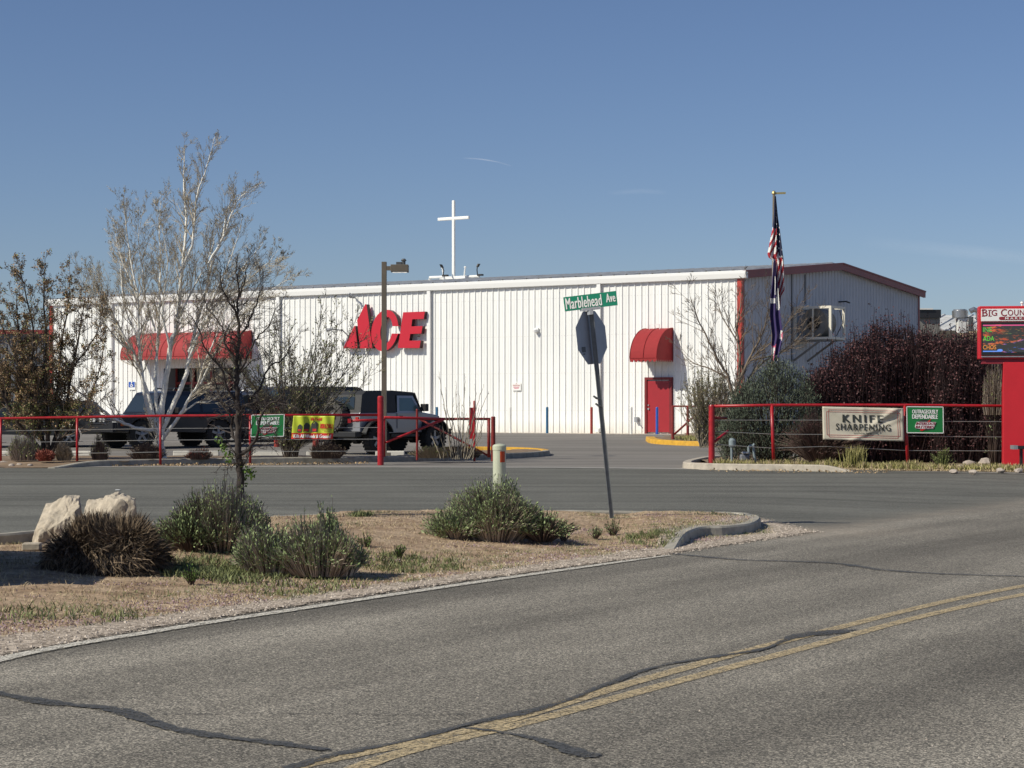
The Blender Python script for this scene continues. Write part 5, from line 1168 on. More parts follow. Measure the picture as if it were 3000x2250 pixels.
# ---------------------------------------------------------------- flagpole and two hanging flags
fd = 54.0; fb = PX(2262, fd); fb.z += .12
t = thing('flagpole', 'slim metal flagpole with gold cap rising behind the juniper', 'flagpole', tuple(fb))
ft = P(2267, 566, fd); mb = MB(); mb.tube([fb, ft], [.05, .032], 12); mb.build('pole', M['brown_metal'], t, smooth=True)
mb = MB(); mb.lathe(ft-V3(0, 0, .04), (0, 0, 1), [(0, .03), (.03, .06), (.08, .05), (.11, .01)], 12); mb.obox(P(2285, 566, fd), V3(.15, 0, .004), V3(0, .02, 0), V3(0, 0, .025)); mb.build('finial', M['gold'], t)
mb = MB(); mb.tube([ft+V3(.05, -.02, 0), P(2270, 800, fd), P(2268, 1050, fd)], .006, 4); mb.build('halyard', M['cable'], t)
def flag(name, label, rows, d, colf, mats, nx=16, amp=.045, part='cloth', fold=5):
    """rows: (y, xleft, xright); a hanging cloth with deep vertical folds"""
    rows = [(a, (b+c)/2-(c-b)*.62, (b+c)/2+(c-b)*.62) for a, b, c in rows]
    ys_ = frange(rows[0][0], rows[-1][0], 5); mb = MB(); t = thing(name, label, 'flag', tuple(P((rows[0][1]+rows[0][2])/2, rows[0][0], d)))
    for y in ys_:
        xl = interp([(a, b) for a, b, c in rows], y); xr = interp([(a, c) for a, b, c in rows], y)
        for i in range(nx+1):
            s = i/nx; p = P(lerp(xl, xr, s), y, d); p.y += amp*math.sin(s*fold*math.pi+y*.012)*min(1, (xr-xl)/14)-.06; mb.v.append(tuple(p))
    for j in range(len(ys_)-1):
        for i in range(nx):
            a = j*(nx+1)+i; mb.f.append((a, a+1, a+nx+2, a+nx+1)); mb.m.append(colf((i+.5)/nx, ys_[j], i, j))
    mb.build(part, mats, t, smooth=True); return t
def usf(s, y, i, j):
    b = 575+ s*190+ 0
    if y < 660+s*110-(0 if s > .5 else 0) and not (s < .55 and y > 668): 
        return 2 if (i*7+j*5) % 13 == 0 and y > 600 and s > .3 else 3
    return 0 if int((y-s*-34+ (s-.4)*40)/16.5) % 2 == 0 else 2
flag('flag', 'striped flag in red white and navy hanging limp at the top of the flagpole', [(575, 2269, 2272), (640, 2267, 2277), (672, 2264, 2281), (745, 2252, 2288), (757, 2256, 2290), (762, 2266, 2292), (800, 2274, 2294), (850, 2278, 2296), (868, 2280, 2288), (905, 2281, 2285)], fd-.1, usf, [M['red_cloth'], M['red_cloth'], M['white_cloth'], M['navy_cloth']])
def puf(s, y, i, j):
    q = noise.noise(Vector((s*2.6, y*.022, 4)))
    if 872 < y < 888 and s < .6: return 1
    if y > 930 and q > .22: return 1 if q > .32 else 2
    if y < 860 and s > .5 and q > .0: return 1
    if s > .7 and q > .15: return 1
    return 0
flag('flag', 'purple flag with white and pink marks hanging lower on the flagpole', [(760, 2266, 2270), (830, 2262, 2276), (875, 2258, 2278), (925, 2257, 2282), (985, 2264, 2291), (1020, 2261, 2284), (1058, 2262, 2278)], fd-.22, puf, [M['purple_cloth'], M['white_cloth'], M['pink_cloth']], fold=4)

# ---------------------------------------------------------------- vegetation builders
def rv(r, s=1): return V3(r.uniform(-s, s), r.uniform(-s, s), r.uniform(-s, s))
def leaf(mb, p, sz, r, asp=.55, m=0, up=None):
    a = rv(r).normalized()*sz if up is None else (up+rv(r, .6)).normalized()*sz
    b = a.cross(rv(r)).normalized()*sz*asp
    n = len(mb.v); mb.v += [tuple(p), tuple(p+a*.5+b*.5), tuple(p+a), tuple(p+a*.5-b*.5)]; mb.f.append((n, n+1, n+2, n+3)); mb.m.append(m)
def sprout(mb, p, d, L, rad, lvl, r, c, out):
    """grow one twig with children; c: dict of segment count, jitter, lift, child count, child angle, child length"""
    n = c.get('seg', 4); pts = [p.copy()]; q = p.copy(); d = d.normalized()
    for i in range(n):
        d = (d+rv(r, c['jit'])+V3(0, 0, c['lift'])).normalized(); q = q+d*L/n; pts.append(q.copy())
    rm = c.get('rmin', .007); mb.tube(pts, [max(rm*.6, rad*(1-.75*i/n)) for i in range(n+1)], 3 if rad < .012 else 5, cap=False)
    if lvl > 0:
        k = c['kids'][-lvl] if lvl <= len(c['kids']) else 3
        for _ in range(k):
            s = r.uniform(.18, .98); i = min(n-1, int(s*n)); b = pts[i].lerp(pts[i+1], s*n-i); t_ = (pts[i+1]-pts[i]).normalized()
            side = t_.cross(rv(r)).normalized(); dd = (t_*math.cos(c['ang'])+side*math.sin(c['ang']))
            sprout(mb, b, dd, L*c['cl']*r.uniform(.6, 1.15)*(1-.35*s), rad*.55, lvl-1, r, c, out)
    if lvl <= c.get('leaflvl', 0): out.append((pts, rad))
def limbs_tree(t, d, paths, r, c, mtrunk, mtwig, spread=.35, step=.16, twigL=.8, lvl=1, start=.2, yoff=0, tipf=.45):
    """paths: (list of (px, py), base radius, tip radius, depth drift); main limbs traced in the tree's own plane, twigs grown from them in all directions"""
    mt = MB(); mw = MB(); out = []
    for pts, r0, r1, drift in paths:
        k = len(pts); P3 = [P(px, py, d) + V3(0, drift*(i/(k-1))**1.2, 0) for i, (px, py) in enumerate(pts)]
        pp = smooth_path(P3, 5); n = len(pp); rad = [lerp(r0, r1, i/(n-1)) for i in range(n)]
        pp = [p+rv(r, .012) for p in pp]; mt.tube(pp, rad, 7, cap=False); acc = 0
        tot = sum((pp[i+1]-pp[i]).length for i in range(n-1)); run = 0
        for i in range(n-1):
            seg = (pp[i+1]-pp[i]).length; run += seg; acc += seg
            while acc > step:
                acc -= step; f = run/tot
                if f < start: continue
                t_ = (pp[i+1]-pp[i]).normalized(); side = t_.cross(rv(r)).normalized(); a = c['ang']*r.uniform(.7, 1.2)
                dd = t_*math.cos(a)+side*math.sin(a); LL = twigL*r.uniform(.45, 1.15)*(1-c.get('tipcut', .45)*f)
                sprout(mw, pp[i], dd, LL, max(c.get('rmin', .006), min(rad[i]*.5, .006+LL*.012)), lvl, r, c, out)
        sprout(mw, pp[-1], pp[-1]-pp[-3], twigL*tipf, r1*.9, lvl, r, c, out)
    tr = mt.build('trunk', mtrunk, t, smooth=True); tw = mw.build('twigs', mtwig, t); return out
def dress(t, out, r, mats, sz, per, name='foliage', asp=.55, jit=.03, frac=1., up=None):
    mb = MB(); nm = len(mats) if isinstance(mats, list) else 1
    for pts, rad in out:
        if r.random() > frac: continue
        for _ in range(per):
            i = r.randrange(len(pts)-1); leaf(mb, pts[i].lerp(pts[i+1], r.random())+rv(r, jit), sz*r.uniform(.6, 1.3), r, asp, r.randrange(nm), up)
    return mb.build(name, mats, t)
# --- white barked tree
r = random.Random(11); wd = 51.0
t = thing('birch_tree', 'tall white barked multi stemmed tree, nearly bare, behind the left red rail', 'tree', tuple(PX(475, wd)))
paths = [([(478, 1350), (474, 1320), (471, 1290), (469, 1262)], .105, .085, 0),
 ([(470, 1275), (474, 1189), (494, 1056), (500, 1000), (513, 960), (522, 860), (529, 793), (537, 700), (539, 620), (531, 522), (533, 440), (530, 425)], .075, .012, .5),
 ([(528, 797), (545, 760), (565, 721), (574, 640), (583, 576), (606, 515), (624, 463), (640, 410)], .04, .010, -.6),
 ([(469, 1275), (500, 1200), (530, 1130), (545, 1085), (552, 1030), (566, 965), (580, 907), (596, 840), (611, 770), (640, 690), (651, 617), (672, 570), (691, 560)], .065, .010, .9),
 ([(611, 770), (650, 700), (690, 600), (720, 565), (744, 545)], .025, .008, 0),
 ([(469, 1275), (450, 1240), (431, 1173), (415, 1048), (413, 960), (415, 880), (395, 760), (384, 666), (378, 590)], .055, .009, -.8),
 ([(468, 1250), (458, 1197), (452, 1110), (453, 1048), (455, 969), (458, 860), (456, 750), (452, 650), (452, 560)], .05, .009, .9),
 ([(472, 1262), (440, 1259), (407, 1255), (365, 1238), (333, 1220), (298, 1189), (262, 1160), (235, 1138), (218, 1112), (206, 1090)], .05, .012, -1.0),
 ([(470, 1295), (495, 1262), (533, 1212), (562, 1165), (588, 1126), (612, 1060), (640, 1000), (668, 930), (700, 860)], .05, .010, -1.0),
 ([(533, 1212), (575, 1180), (610, 1178), (650, 1150), (668, 1120)], .022, .008, 0),
 ([(560, 1165), (600, 1130), (642, 1108)], .028, .01, .4),
 ([(456, 1240), (430, 1150), (400, 1070), (384, 1024), (360, 990), (341, 960), (310, 900), (285, 830), (272, 790)], .045, .008, .6),
 ([(500, 1056), (496, 1000), (485, 940), (490, 870), (505, 780), (500, 700), (490, 640)], .03, .008, -1.2),
 ([(415, 1048), (395, 980), (365, 920), (345, 840), (335, 760), (325, 700)], .028, .007, 1.0),
 ([(513, 960), (535, 900), (560, 840), (590, 770), (610, 700), (612, 640)], .028, .007, 1.2),
 ([(552, 1030), (590, 960), (640, 880), (700, 790), (745, 730), (765, 700)], .03, .007, .6),
 ([(590, 960), (660, 890), (730, 820), (790, 770), (820, 735)], .02, .006, -.4),
 ([(384, 1024), (350, 1000), (300, 930), (262, 850), (250, 800)], .02, .006, -.5),
 ([(455, 969), (430, 880), (425, 790), (420, 700), (440, 620)], .028, .007, -.9),
 ([(588, 1126), (640, 1020), (710, 930), (790, 860), (880, 810)], .026, .006, -.8), ([(640, 1000), (690, 920), (750, 830), (815, 740)], .022, .006, .9), ([(384, 1024), (340, 930), (300, 860), (275, 790)], .022, .006, -.9),
 ([(415, 900), (375, 810), (345, 730), (330, 665)], .022, .006, .2), ([(553, 1050), (600, 930), (660, 800), (700, 700), (715, 640)], .026, .006, -.3), ([(341, 960), (290, 900), (240, 840)], .018, .006, .5)]
paths = [(a, b*1.08, c_*.55, d) for a, b, c_, d in paths]
c = dict(seg=4, jit=.085, lift=.07, kids=[5, 5], ang=.56, cl=.58, leaflvl=1, rmin=.0048, tipcut=.60)
out = limbs_tree(t, wd, paths, r, c, M['bark_white'], M['twig_pale'], step=.105, twigL=1.2, lvl=2, start=.28, tipf=.06)
dress(t, out, r, M['bud'], .034, 1, frac=.7)
# --- island tree: dark bark, bare
r = random.Random(5); dd_ = 23.0
t = thing('bare_tree', 'small dark barked bare tree with a few green sprouts on the roadside island', 'tree', tuple(G(704, 1500, .05)))
paths = [([(706, 1502), (704, 1440), (702, 1400), (700, 1330), (697, 1260), (696, 1180), (693, 1100), (695, 1040), (700, 980), (694, 910), (700, 850), (690, 790)], .052, .007, 0),
 ([(708, 1330), (735, 1312), (757, 1270), (770, 1220), (790, 1190), (830, 1165), (850, 1120)], .022, .005, -.35),
 ([(700, 1300), (680, 1270), (672, 1220), (645, 1180), (620, 1110), (612, 1050)], .02, .005, .3),
 ([(697, 1220), (725, 1180), (760, 1130), (780, 1080), (830, 1040), (850, 990)], .018, .004, .35),
 ([(696, 1180), (670, 1140), (650, 1080), (610, 1030), (590, 960), (560, 920)], .018, .004, -.3),
 ([(694, 1100), (720, 1060), (750, 1000), (790, 960), (820, 900)], .016, .004, -.3),
 ([(695, 1060), (660, 1010), (640, 950), (600, 900), (580, 850)], .015, .004, .3),
 ([(697, 990), (730, 940), (750, 880), (760, 830)], .013, .004, .2),
 ([(696, 930), (670, 880), (650, 830), (655, 790)], .012, .004, -.2),
 ([(700, 870), (715, 820), (720, 770)], .009, .003, .1)]
c = dict(seg=5, jit=.34, lift=.05, kids=[4, 5], ang=.85, cl=.58, leaflvl=0, rmin=.0028)
out = limbs_tree(t, dd_, paths, r, c, M['bark_dark'], M['twig_dark'], step=.055, twigL=.46, lvl=2, start=.16)
dress(t, out, r, M['bud'], .016, 1, frac=.15)
mb = MB()
for (px, py, n) in ((730, 1390, 30), (722, 1375, 20), (735, 1382, 20), (668, 1330, 30), (655, 1312, 25), (675, 1345, 20), (640, 1290, 14), (717, 1410, 14)):
    for _ in range(n): leaf(mb, P(px, py, dd_)+rv(r, .045), .038, r, .7)
mb.build('leaves', M['leaf_green'], t)
# --- willowy shrub with sparse young leaves
r = random.Random(21); sd_ = 50.8
t = thing('young_willow', 'loose many stemmed shrub with sparse olive leaves beside the lime banner', 'shrub', tuple(PX(850, sd_)))
paths = []
for i in range(30):
    x = 845+r.uniform(-14, 26); a = r.uniform(-1, 1); hgt = r.uniform(230, 400)*(1-.25*abs(a)); dx = a*190+ (20 if a > 0 else 0)
    paths.append(([(x, 1345), (x+dx*.15, 1345-hgt*.3), (x+dx*.45, 1345-hgt*.6), (x+dx*.8, 1345-hgt*.86), (x+dx, 1345-hgt)], .028 if i < 6 else .016, .004, r.uniform(-1.2, 1.2)))
for (xe, ye) in ((1085, 1010), (1070, 960), (1040, 920), (1000, 930), (1105, 1075), (980, 900), (940, 880)):
    paths.append(([(860, 1330), (lerp(860, xe, .35), 1330-(1330-ye)*.35), (lerp(860, xe, .7), 1330-(1330-ye)*.66), (xe, ye)], .02, .003, r.uniform(-1, 1)))
c = dict(seg=4, jit=.15, lift=.10, kids=[3, 3], ang=.55, cl=.6, leaflvl=1)
out = limbs_tree(t, sd_, paths, r, c, M['bark_brown'], M['twig_grey'], step=.10, twigL=.68, lvl=1, start=.10)
dress(t, out, r, [M['leaf_olive'], M['bud'], M['leaf_olive']], .048, 3, frac=.8)
# --- bronze leaved tree at the left edge
r = random.Random(31); bd_ = 49.6
t = thing('bronze_leaf_tree', 'bushy multi stemmed tree with bronze brown leaves at the left edge', 'tree', tuple(PX(138, bd_)))
paths = [([(128, 1335), (100, 1290), (60, 1240), (20, 1150), (-10, 1050), (-40, 960)], .09, .015, -.8), ([(132, 1335), (120, 1280), (90, 1180), (70, 1080), (40, 960), (30, 870)], .085, .015, .6),
 ([(138, 1335), (140, 1260), (135, 1150), (140, 1000), (135, 900), (140, 790)], .09, .012, -.3), ([(145, 1335), (160, 1280), (185, 1200), (205, 1080), (225, 960), (235, 880)], .085, .012, .5),
 ([(150, 1335), (175, 1290), (205, 1265), (240, 1220), (280, 1150), (310, 1050), (320, 1000)], .06, .01, -.6), ([(140, 1335), (100, 1240), (50, 1140), (-20, 1080), (-80, 1010)], .06, .01, .7),
 ([(142, 1260), (165, 1130), (170, 1000), (185, 880), (180, 800)], .05, .01, .9), ([(120, 1280), (95, 1120), (110, 980), (90, 850), (85, 800)], .05, .01, -.9), ([(90, 1180), (50, 1060), (0, 940), (-10, 890)], .04, .008, 0), ([(205, 1080), (250, 1030), (290, 960), (300, 900)], .035, .008, 0)]
c = dict(seg=4, jit=.2, lift=.10, kids=[4, 3], ang=.7, cl=.6, leaflvl=1)
paths = [(a, b*.72, c_*.7, d) for a, b, c_, d in paths]
out = limbs_tree(t, bd_, paths, r, c, M['bark_brown'], M['twig_tan'], step=.085, twigL=.9, lvl=2, start=.12)
mb = MB(); lp2 = []
for pts, rad in out:
    zz = pts[-1].z; pr = .36 if zz > 3.2 else (.62 if zz < 2.4 else .46)
    if pts[-1].x > -10.6: pr *= .55
    if r.random() > pr: continue
    lo = zz < 1.6
    for _ in range(11 if zz > 3.2 else 15):
        i = r.randrange(len(pts)-1); leaf(mb, pts[i].lerp(pts[i+1], r.random())+rv(r, .05), .046*r.uniform(.6, 1.3), r, .65, 1 if r.random() < (.6 if lo else .2) else 0)
mb.build('foliage', [M['leaf_brown'], M['leaf_olive']], t)
# --- bare tree and olive shrub at the store corner
r = random.Random(41); td = 60.0
t = thing('bare_tree', 'bare brown tree with wiry branches at the right corner of the store', 'tree', tuple(PX(2140, td)))
paths = [([(2125, 1318), (2140, 1240), (2150, 1180), (2165, 1120)], .10, .06, 0), ([(2130, 1280), (2150, 1220), (2175, 1150), (2210, 1090), (2255, 1050), (2320, 1020), (2370, 980)], .05, .008, .4),
 ([(2150, 1180), (2135, 1110), (2100, 1050), (2070, 990), (2040, 930), (2020, 870)], .05, .008, -.3), ([(2165, 1120), (2168, 1040), (2160, 960), (2170, 900), (2175, 850)], .05, .008, .2),
 ([(2165, 1120), (2200, 1040), (2230, 980), (2245, 920), (2240, 870)], .04, .008, -.5), ([(2165, 1120), (2195, 1060), (2270, 1040), (2330, 1000), (2385, 940)], .035, .007, .6),
 ([(2140, 1110), (2080, 1080), (2030, 1060), (2000, 1030)], .03, .006, .4), ([(2162, 1000), (2120, 930), (2110, 880)], .025, .006, .7), ([(2200, 1050), (2260, 1000), (2310, 940), (2340, 900)], .025, .006, -.6)]
c = dict(seg=5, jit=.15, lift=.07, kids=[3, 4], ang=.6, cl=.6, leaflvl=0, rmin=.008)
out = limbs_tree(t, td, paths, r, c, M['twig_tan'], M['twig_tan'], step=.15, twigL=1.3, lvl=2, start=.2)
t = thing('olive_shrub', 'upright olive green shrub left of the juniper at the store corner', 'shrub', tuple(PX(2085, 61.5)))
paths = []
for i in range(120):
    x = 2078+r.uniform(-30, 50); a = r.uniform(-1, 1); hg = r.uniform(160, 240)*(1-.3*abs(a)); paths.append(([(x, 1310), (x+a*30, 1310-hg*.4), (x+a*62, 1310-hg*.75), (x+a*75, 1310-hg)], .018, .004, r.uniform(-.9, .9)))
c = dict(seg=3, jit=.14, lift=.14, kids=[2], ang=.45, cl=.6, leaflvl=1)
out = limbs_tree(t, 61.5, paths, r, c, M['twig_grey'], M['twig_grey'], step=.15, twigL=.5, lvl=1, start=.15)
dress(t, out, r, [M['leaf_olive'], M['bud'], M['bud']], .045, 3, frac=.8)
# --- thin stalks in front of the jeep
r = random.Random(51)
t = thing('stalk_plant', 'clump of tall thin bare stalks behind the open red gate', 'plant', tuple(PX(1350, 50.4)))
paths = []
for (xb, xt, yt) in ((1330, 1288, 1105), (1335, 1306, 1150), (1342, 1335, 1130), (1350, 1362, 1110), (1352, 1345, 1165), (1360, 1392, 1140), (1365, 1412, 1140), (1370, 1425, 1160), (1325, 1300, 1200), (1340, 1325, 1180), (1358, 1378, 1175), (1345, 1352, 1200), (1375, 1420, 1215), (1362, 1372, 1230), (1315, 1296, 1240), (1385, 1410, 1250), (1300, 1290, 1260), (1320, 1330, 1215), (1290, 1262, 1280), (1368, 1400, 1200)):
    paths.append(([(xb, 1345), (lerp(xb, xt, .35)+r.uniform(-5, 5), lerp(1345, yt, .35)), (lerp(xb, xt, .7)+r.uniform(-6, 6), lerp(1345, yt, .7)), (xt, yt)], .014, .005, r.uniform(-.5, .5)))
c = dict(seg=3, jit=.25, lift=.12, kids=[1], ang=.45, cl=.5, leaflvl=0)
out = limbs_tree(t, 50.4, paths, r, c, M['twig_grey'], M['twig_grey'], step=.34, twigL=.3, lvl=0, start=.3)
dress(t, out, r, M['tumble'], .035, 1, frac=.6, name='seed_heads')
# --- bushes made of stems fanning from the root
def bush(t, c0, rx_, ry_, h, n, r, mstem, mleaf, lsz, per, dry=.3, droop=.12, base=.25, lasp=.35, stemr=.004, leafstart=.45, up=None, gap=0.):
    ms = MB(); ml = MB(); c0 = Vector(c0)
    for _ in range(n):
        a = r.uniform(0, 2*math.pi); q = r.random()**.5; el = math.acos(min(1, q*.985)); 
        tip = V3(math.cos(a)*rx_*q, math.sin(a)*ry_*q, h*math.sin(el)*r.uniform(.78, 1.06)+.03)
        g_ = 1+.34*noise.noise(Vector((math.cos(a)*1.7, math.sin(a)*1.7, q*2+c0.x)))+.22*noise.noise(Vector((tip.x*5, tip.y*5, c0.x*3)))+(r.uniform(.04, .16) if r.random() < .05 else 0)-gap*max(0, noise.noise(Vector((tip.x*3.3, tip.y*3.3, 1))))
        tip = V3(tip.x*g_, tip.y*g_, tip.z*g_)
        b = c0+V3(math.cos(a)*rx_*base*q, math.sin(a)*ry_*base*q, 0); mid = b.lerp(c0+tip, .55)+V3(0, 0, h*droop)+rv(r, .02*h)
        pts = [b, b.lerp(mid, .5)+rv(r, .015*h), mid, mid.lerp(c0+tip, .5)+rv(r, .02*h), c0+tip+V3(0, 0, r.uniform(0, .04))]
        ms.tube(pts, [stemr*1.6, stemr*1.4, stemr, stemr*.8, stemr*.5], 3, cap=False)
        if r.random() > dry:
            for _ in range(per):
                s = r.uniform(leafstart, 1.0)*4; i = min(3, int(s)); p = pts[i].lerp(pts[i+1], s-i); leaf(ml, p+rv(r, lsz*.4), lsz*r.uniform(.6, 1.3), r, lasp, 0, up or (pts[i+1]-pts[i]).normalized())
    ms.build('stems', mstem, t); ml.build('foliage', mleaf, t)
r = random.Random(61)
def at(px, py, dz=.03): return G(px, py, dz)
p = at(640, 1640); t = thing('sage_bush', 'large round sage bush in front of the dark tree trunk', 'bush', tuple(p), group='sage bushes on the island')
pp_ = p+V3(-.0, .35, 0); bush(t, pp_, .56, .50, .60, 1700, r, M['stem_dry'], M['leaf_sage'], .030, 9, dry=.35, stemr=.004, base=.55, leafstart=.3)
bush(t, pp_+V3(-.26, -.25, 0), .42, .32, .44, 600, r, M['stem_brown'], M['leaf_sage'], .034, 8, dry=.2)
p = at(885, 1690); t = thing('sage_bush', 'twiggy sage bush with uneven top, middle of the three island bushes', 'bush', tuple(p), group='sage bushes on the island')
pp_ = p+V3(.04, .18, 0); bush(t, pp_+V3(.10, 0, 0), .48, .36, .42, 1100, r, M['stem_dry'], M['leaf_sage'], .032, 9, dry=.30, gap=.3, stemr=.004, base=.6, leafstart=.2)
bush(t, pp_+V3(-.32, .02, 0), .38, .32, .38, 720, r, M['stem_dry'], M['leaf_sage'], .034, 9, dry=.30, base=.6, leafstart=.2)
bush(t, pp_+V3(.17, .05, 0), .15, .18, .50, 170, r, M['stem_dry'], M['leaf_sage'], .036, 9, dry=.1)
p = at(1445, 1592); t = thing('sage_bush', 'dense grey green sage bush at the foot of the cream utility marker', 'bush', tuple(p), group='sage bushes on the island')
pp_ = p+V3(.02, .30, 0); bush(t, pp_, .56, .42, .56, 1500, r, M['stem_dry'], M['leaf_sage'], .034, 11, dry=.14, lasp=.3, base=.5, leafstart=.25)
bush(t, pp_+V3(-.42, -.12, 0), .34, .26, .27, 450, r, M['stem_dry'], M['leaf_sage'], .036, 8, dry=.12, lasp=.35)
bush(t, pp_+V3(.50, -.05, 0), .36, .26, .26, 380, r, M['stem_brown'], M['leaf_sage'], .036, 7, dry=.2)
# small leafy weeds one can tell apart
for (px, py, h, lab) in ((965, 1612, .17, 'small leafy weed alone on the bare soil right of the middle bush'), (1072, 1612, .15, 'small leafy weed touching the left side of the bush at the marker'), (1652, 1585, .16, 'leafy weed just right of the bush at the marker'), (1745, 1578, .12, 'low leafy weed between the marker bush and the sign post'),
                        (1795, 1570, .17, 'bright leafy weed in front of the sign post foot'), (2090, 1527, .08, 'tiny weed inside the curved kerb end'), (560, 1712, .11, 'green weed at the left foot of the large sage bush'), (1170, 1638, .10, 'low green weed under the front of the marker bush')):
    p = at(px, py); t = thing('weed', lab, 'weed', tuple(p), group='leafy weeds on the island'); bush(t, p, h*.6, h*.6, h*.8, 24, r, M['stem_brown'], M['leaf_sage'] if px > 1600 else M['leaf_green'], .024, 8, dry=0, lasp=.4, leafstart=.15)
# fibre mound (dead palm leaf bases), spiky
p = at(278, 1705, .0); t = thing('fibre_mound', 'dark spiky mound of dead palm fibres in front of the two boulders', 'mound', tuple(p))
c0 = p+V3(0, .5, 0); ms = MB()
for i in range(19000):
    a = r.uniform(0, 2*math.pi); el = math.asin(r.random()**.9); u_ = V3(math.cos(a)*math.cos(el), math.sin(a)*math.cos(el), math.sin(el))
    lump = 1+.16*noise.noise(u_*2.1+V3(5, 1, 2))+.07*noise.noise(u_*6)
    flat = min(u_.z, .80)/.80; k = r.uniform(.78, 1.0)*lump
    b = c0+V3(u_.x*.46*k*(1+.12*(1-u_.z)), u_.y*.44*k, flat**.8*.43*k-.02)
    comb = V3(noise.noise(b*3.1+V3(9, 0, 0)), noise.noise(b*3.1+V3(0, 9, 0)), noise.noise(b*3.1))*1.5
    down = max(0, 1-u_.z*1.5); d = (u_*.75+comb+V3(0, 0, -1.1*down+.30*(1-down))+rv(r, .55)).normalized(); L_ = r.uniform(.05, .17)
    s_ = d.cross(rv(r)).normalized()*r.uniform(.003, .007); n = len(ms.v); m_ = b+d*L_*.5+rv(r, .012); e = b+d*L_+V3(0, 0, -.03*down)+rv(r, .02)
    ms.v += [tuple(b-s_), tuple(b+s_), tuple(m_+s_*.8), tuple(m_-s_*.8), tuple(e)]; ms.f += [(n, n+1, n+2, n+3), (n+3, n+2, n+4)]; ms.m += [0, 0]
ms.build('fibres', M['dead_frond'], t)
mb = MB(); bm = bmesh.new(); bmesh.ops.create_icosphere(bm, subdivisions=3, radius=1)
mb.add([c0+V3(v.co.x*.37, v.co.y*.36, max(0, min(v.co.z, .8))*.48) for v in bm.verts], [tuple(v.index for v in f.verts) for f in bm.faces]); bm.free(); mb.build('core', M['bark_dark'], t)
# boulders
def rocky(name, label, cat, c, sx_, sy_, sz_, seed, m, cuts=7, rot=0, group=None, sub=4, rough=.16, block=0., shear=0., taper=0.):
    r2 = random.Random(seed); bm = bmesh.new(); bmesh.ops.create_icosphere(bm, subdivisions=sub, radius=1)
    planes = [(rv(r2).normalized(), r2.uniform(.66, .88)) for _ in range(cuts)]; o3 = rv(r2, 20)
    for v in bm.verts:
        q = v.co.copy(); mx = max(abs(q.x), abs(q.y), abs(q.z)); q = q.lerp(q/mx*.86, block)
        for n_, dd in planes:
            e = q.dot(n_)-dd
            if e > 0: q -= n_*e*.94
        q *= 1+rough*noise.fractal(q*1.2+o3, .9, 2.0, 6)-rough*.6*max(0, .25-abs(noise.noise(q*2.3+o3)))*2; q = V3(q.x*sx_*(1-taper*q.z), q.y*sy_, q.z*sz_); q.x += shear*q.z
        v.co = Matrix.Rotation(rot, 3, 'Z') @ q
    mb = MB(); t = thing(name, label, cat, tuple(c), group=group); mb.add([v.co for v in bm.verts], [tuple(v.index for v in f.verts) for f in bm.faces]); bm.free()
    mb.build('stone', m, t, world=False, smooth=False); return t
b1_ = P(182, 1545, 20.3); rocky('boulder', 'tall pale boulder with sloping left side behind the fibre mound', 'boulder', (b1_.x, 20.3, .20), .30, .30, .43, 3, M['boulder'], 5, .25, 'boulders on the island', sub=6, block=.7, shear=.16, taper=.16, rough=.13)
b2_ = P(312, 1530, 20.9); rocky('boulder', 'pale boulder with dark cracked right face behind the fibre mound', 'boulder', (b2_.x, 21.1, .20), .31, .27, .42, 8, M['boulder'], 4, .15, 'boulders on the island', sub=6, block=.75, rough=.14)
p = at(88, 1612); mb = MB(); t = thing('stone_block', 'small flat pale stone block left of the boulders', 'stone', tuple(p)); mb.obox(p+V3(0, .08, .03), V3(.085, .01, 0), V3(-.01, .09, 0), V3(0, 0, .035)); mb.build('block', M['boulder'], t, bevel=.012)
# rocks by the fence ends
spots = [(2815, 1372, .16), (2840, 1362, .20), (2868, 1372, .15), (2890, 1358, .22), (2912, 1370, .13), (2930, 1378, .12), (2956, 1372, .14), (2985, 1378, .12), (2850, 1383, .11), (2795, 1380, .10)]
for i, (px, py, s) in enumerate(spots):
    q = G(px, py+4, .03); rocky('rock', 'pale rock in the pile beside the foot of the red sign column', 'rock', (q.x, q.y, q.z+s*.2), s, s*.8, s*.55, 100+i, M['rock'], 5, i, 'rocks piled at the red sign column', sub=2)
for i, (px, py, s) in enumerate([(12, 1360, .13), (25, 1350, .11), (40, 1358, .10), (56, 1362, .08), (4, 1352, .09), (72, 1361, .07), (33, 1363, .08), (88, 1363, .07)]):
    q = G(px, py+2, .02); rocky('rock', 'pinkish rock in the small pile at the left edge kerb', 'rock', (q.x, q.y, q.z+s*.2), s, s*.8, s*.6, 150+i, M['rock'], 5, i, 'rocks at the left edge kerb', sub=2)
# out of frame to the left: stand-in box added for the shade on the mound
t = thing('shade_box', 'added green box out of view on the left, shading the fibre mound', 'cabinet', (-5.6, 17.1, .0))
mb = MB(); mb.box(-6.3, -4.75, 15.5, 18.7, 0, 1.30); mb.build('body', M['shade_box_green'], t, bevel=.03)
mb = MB(); mb.box(-6.35, -4.70, 15.45, 18.75, 1.30, 1.36); mb.build('lid', M['shade_box_green'], t)
mb = MB(); mb.box(-6.2, -5.55, 15.47, 15.50, .15, 1.2); mb.box(-5.5, -4.85, 15.47, 15.50, .15, 1.2); mb.build('door', M['shade_box_green'], t)
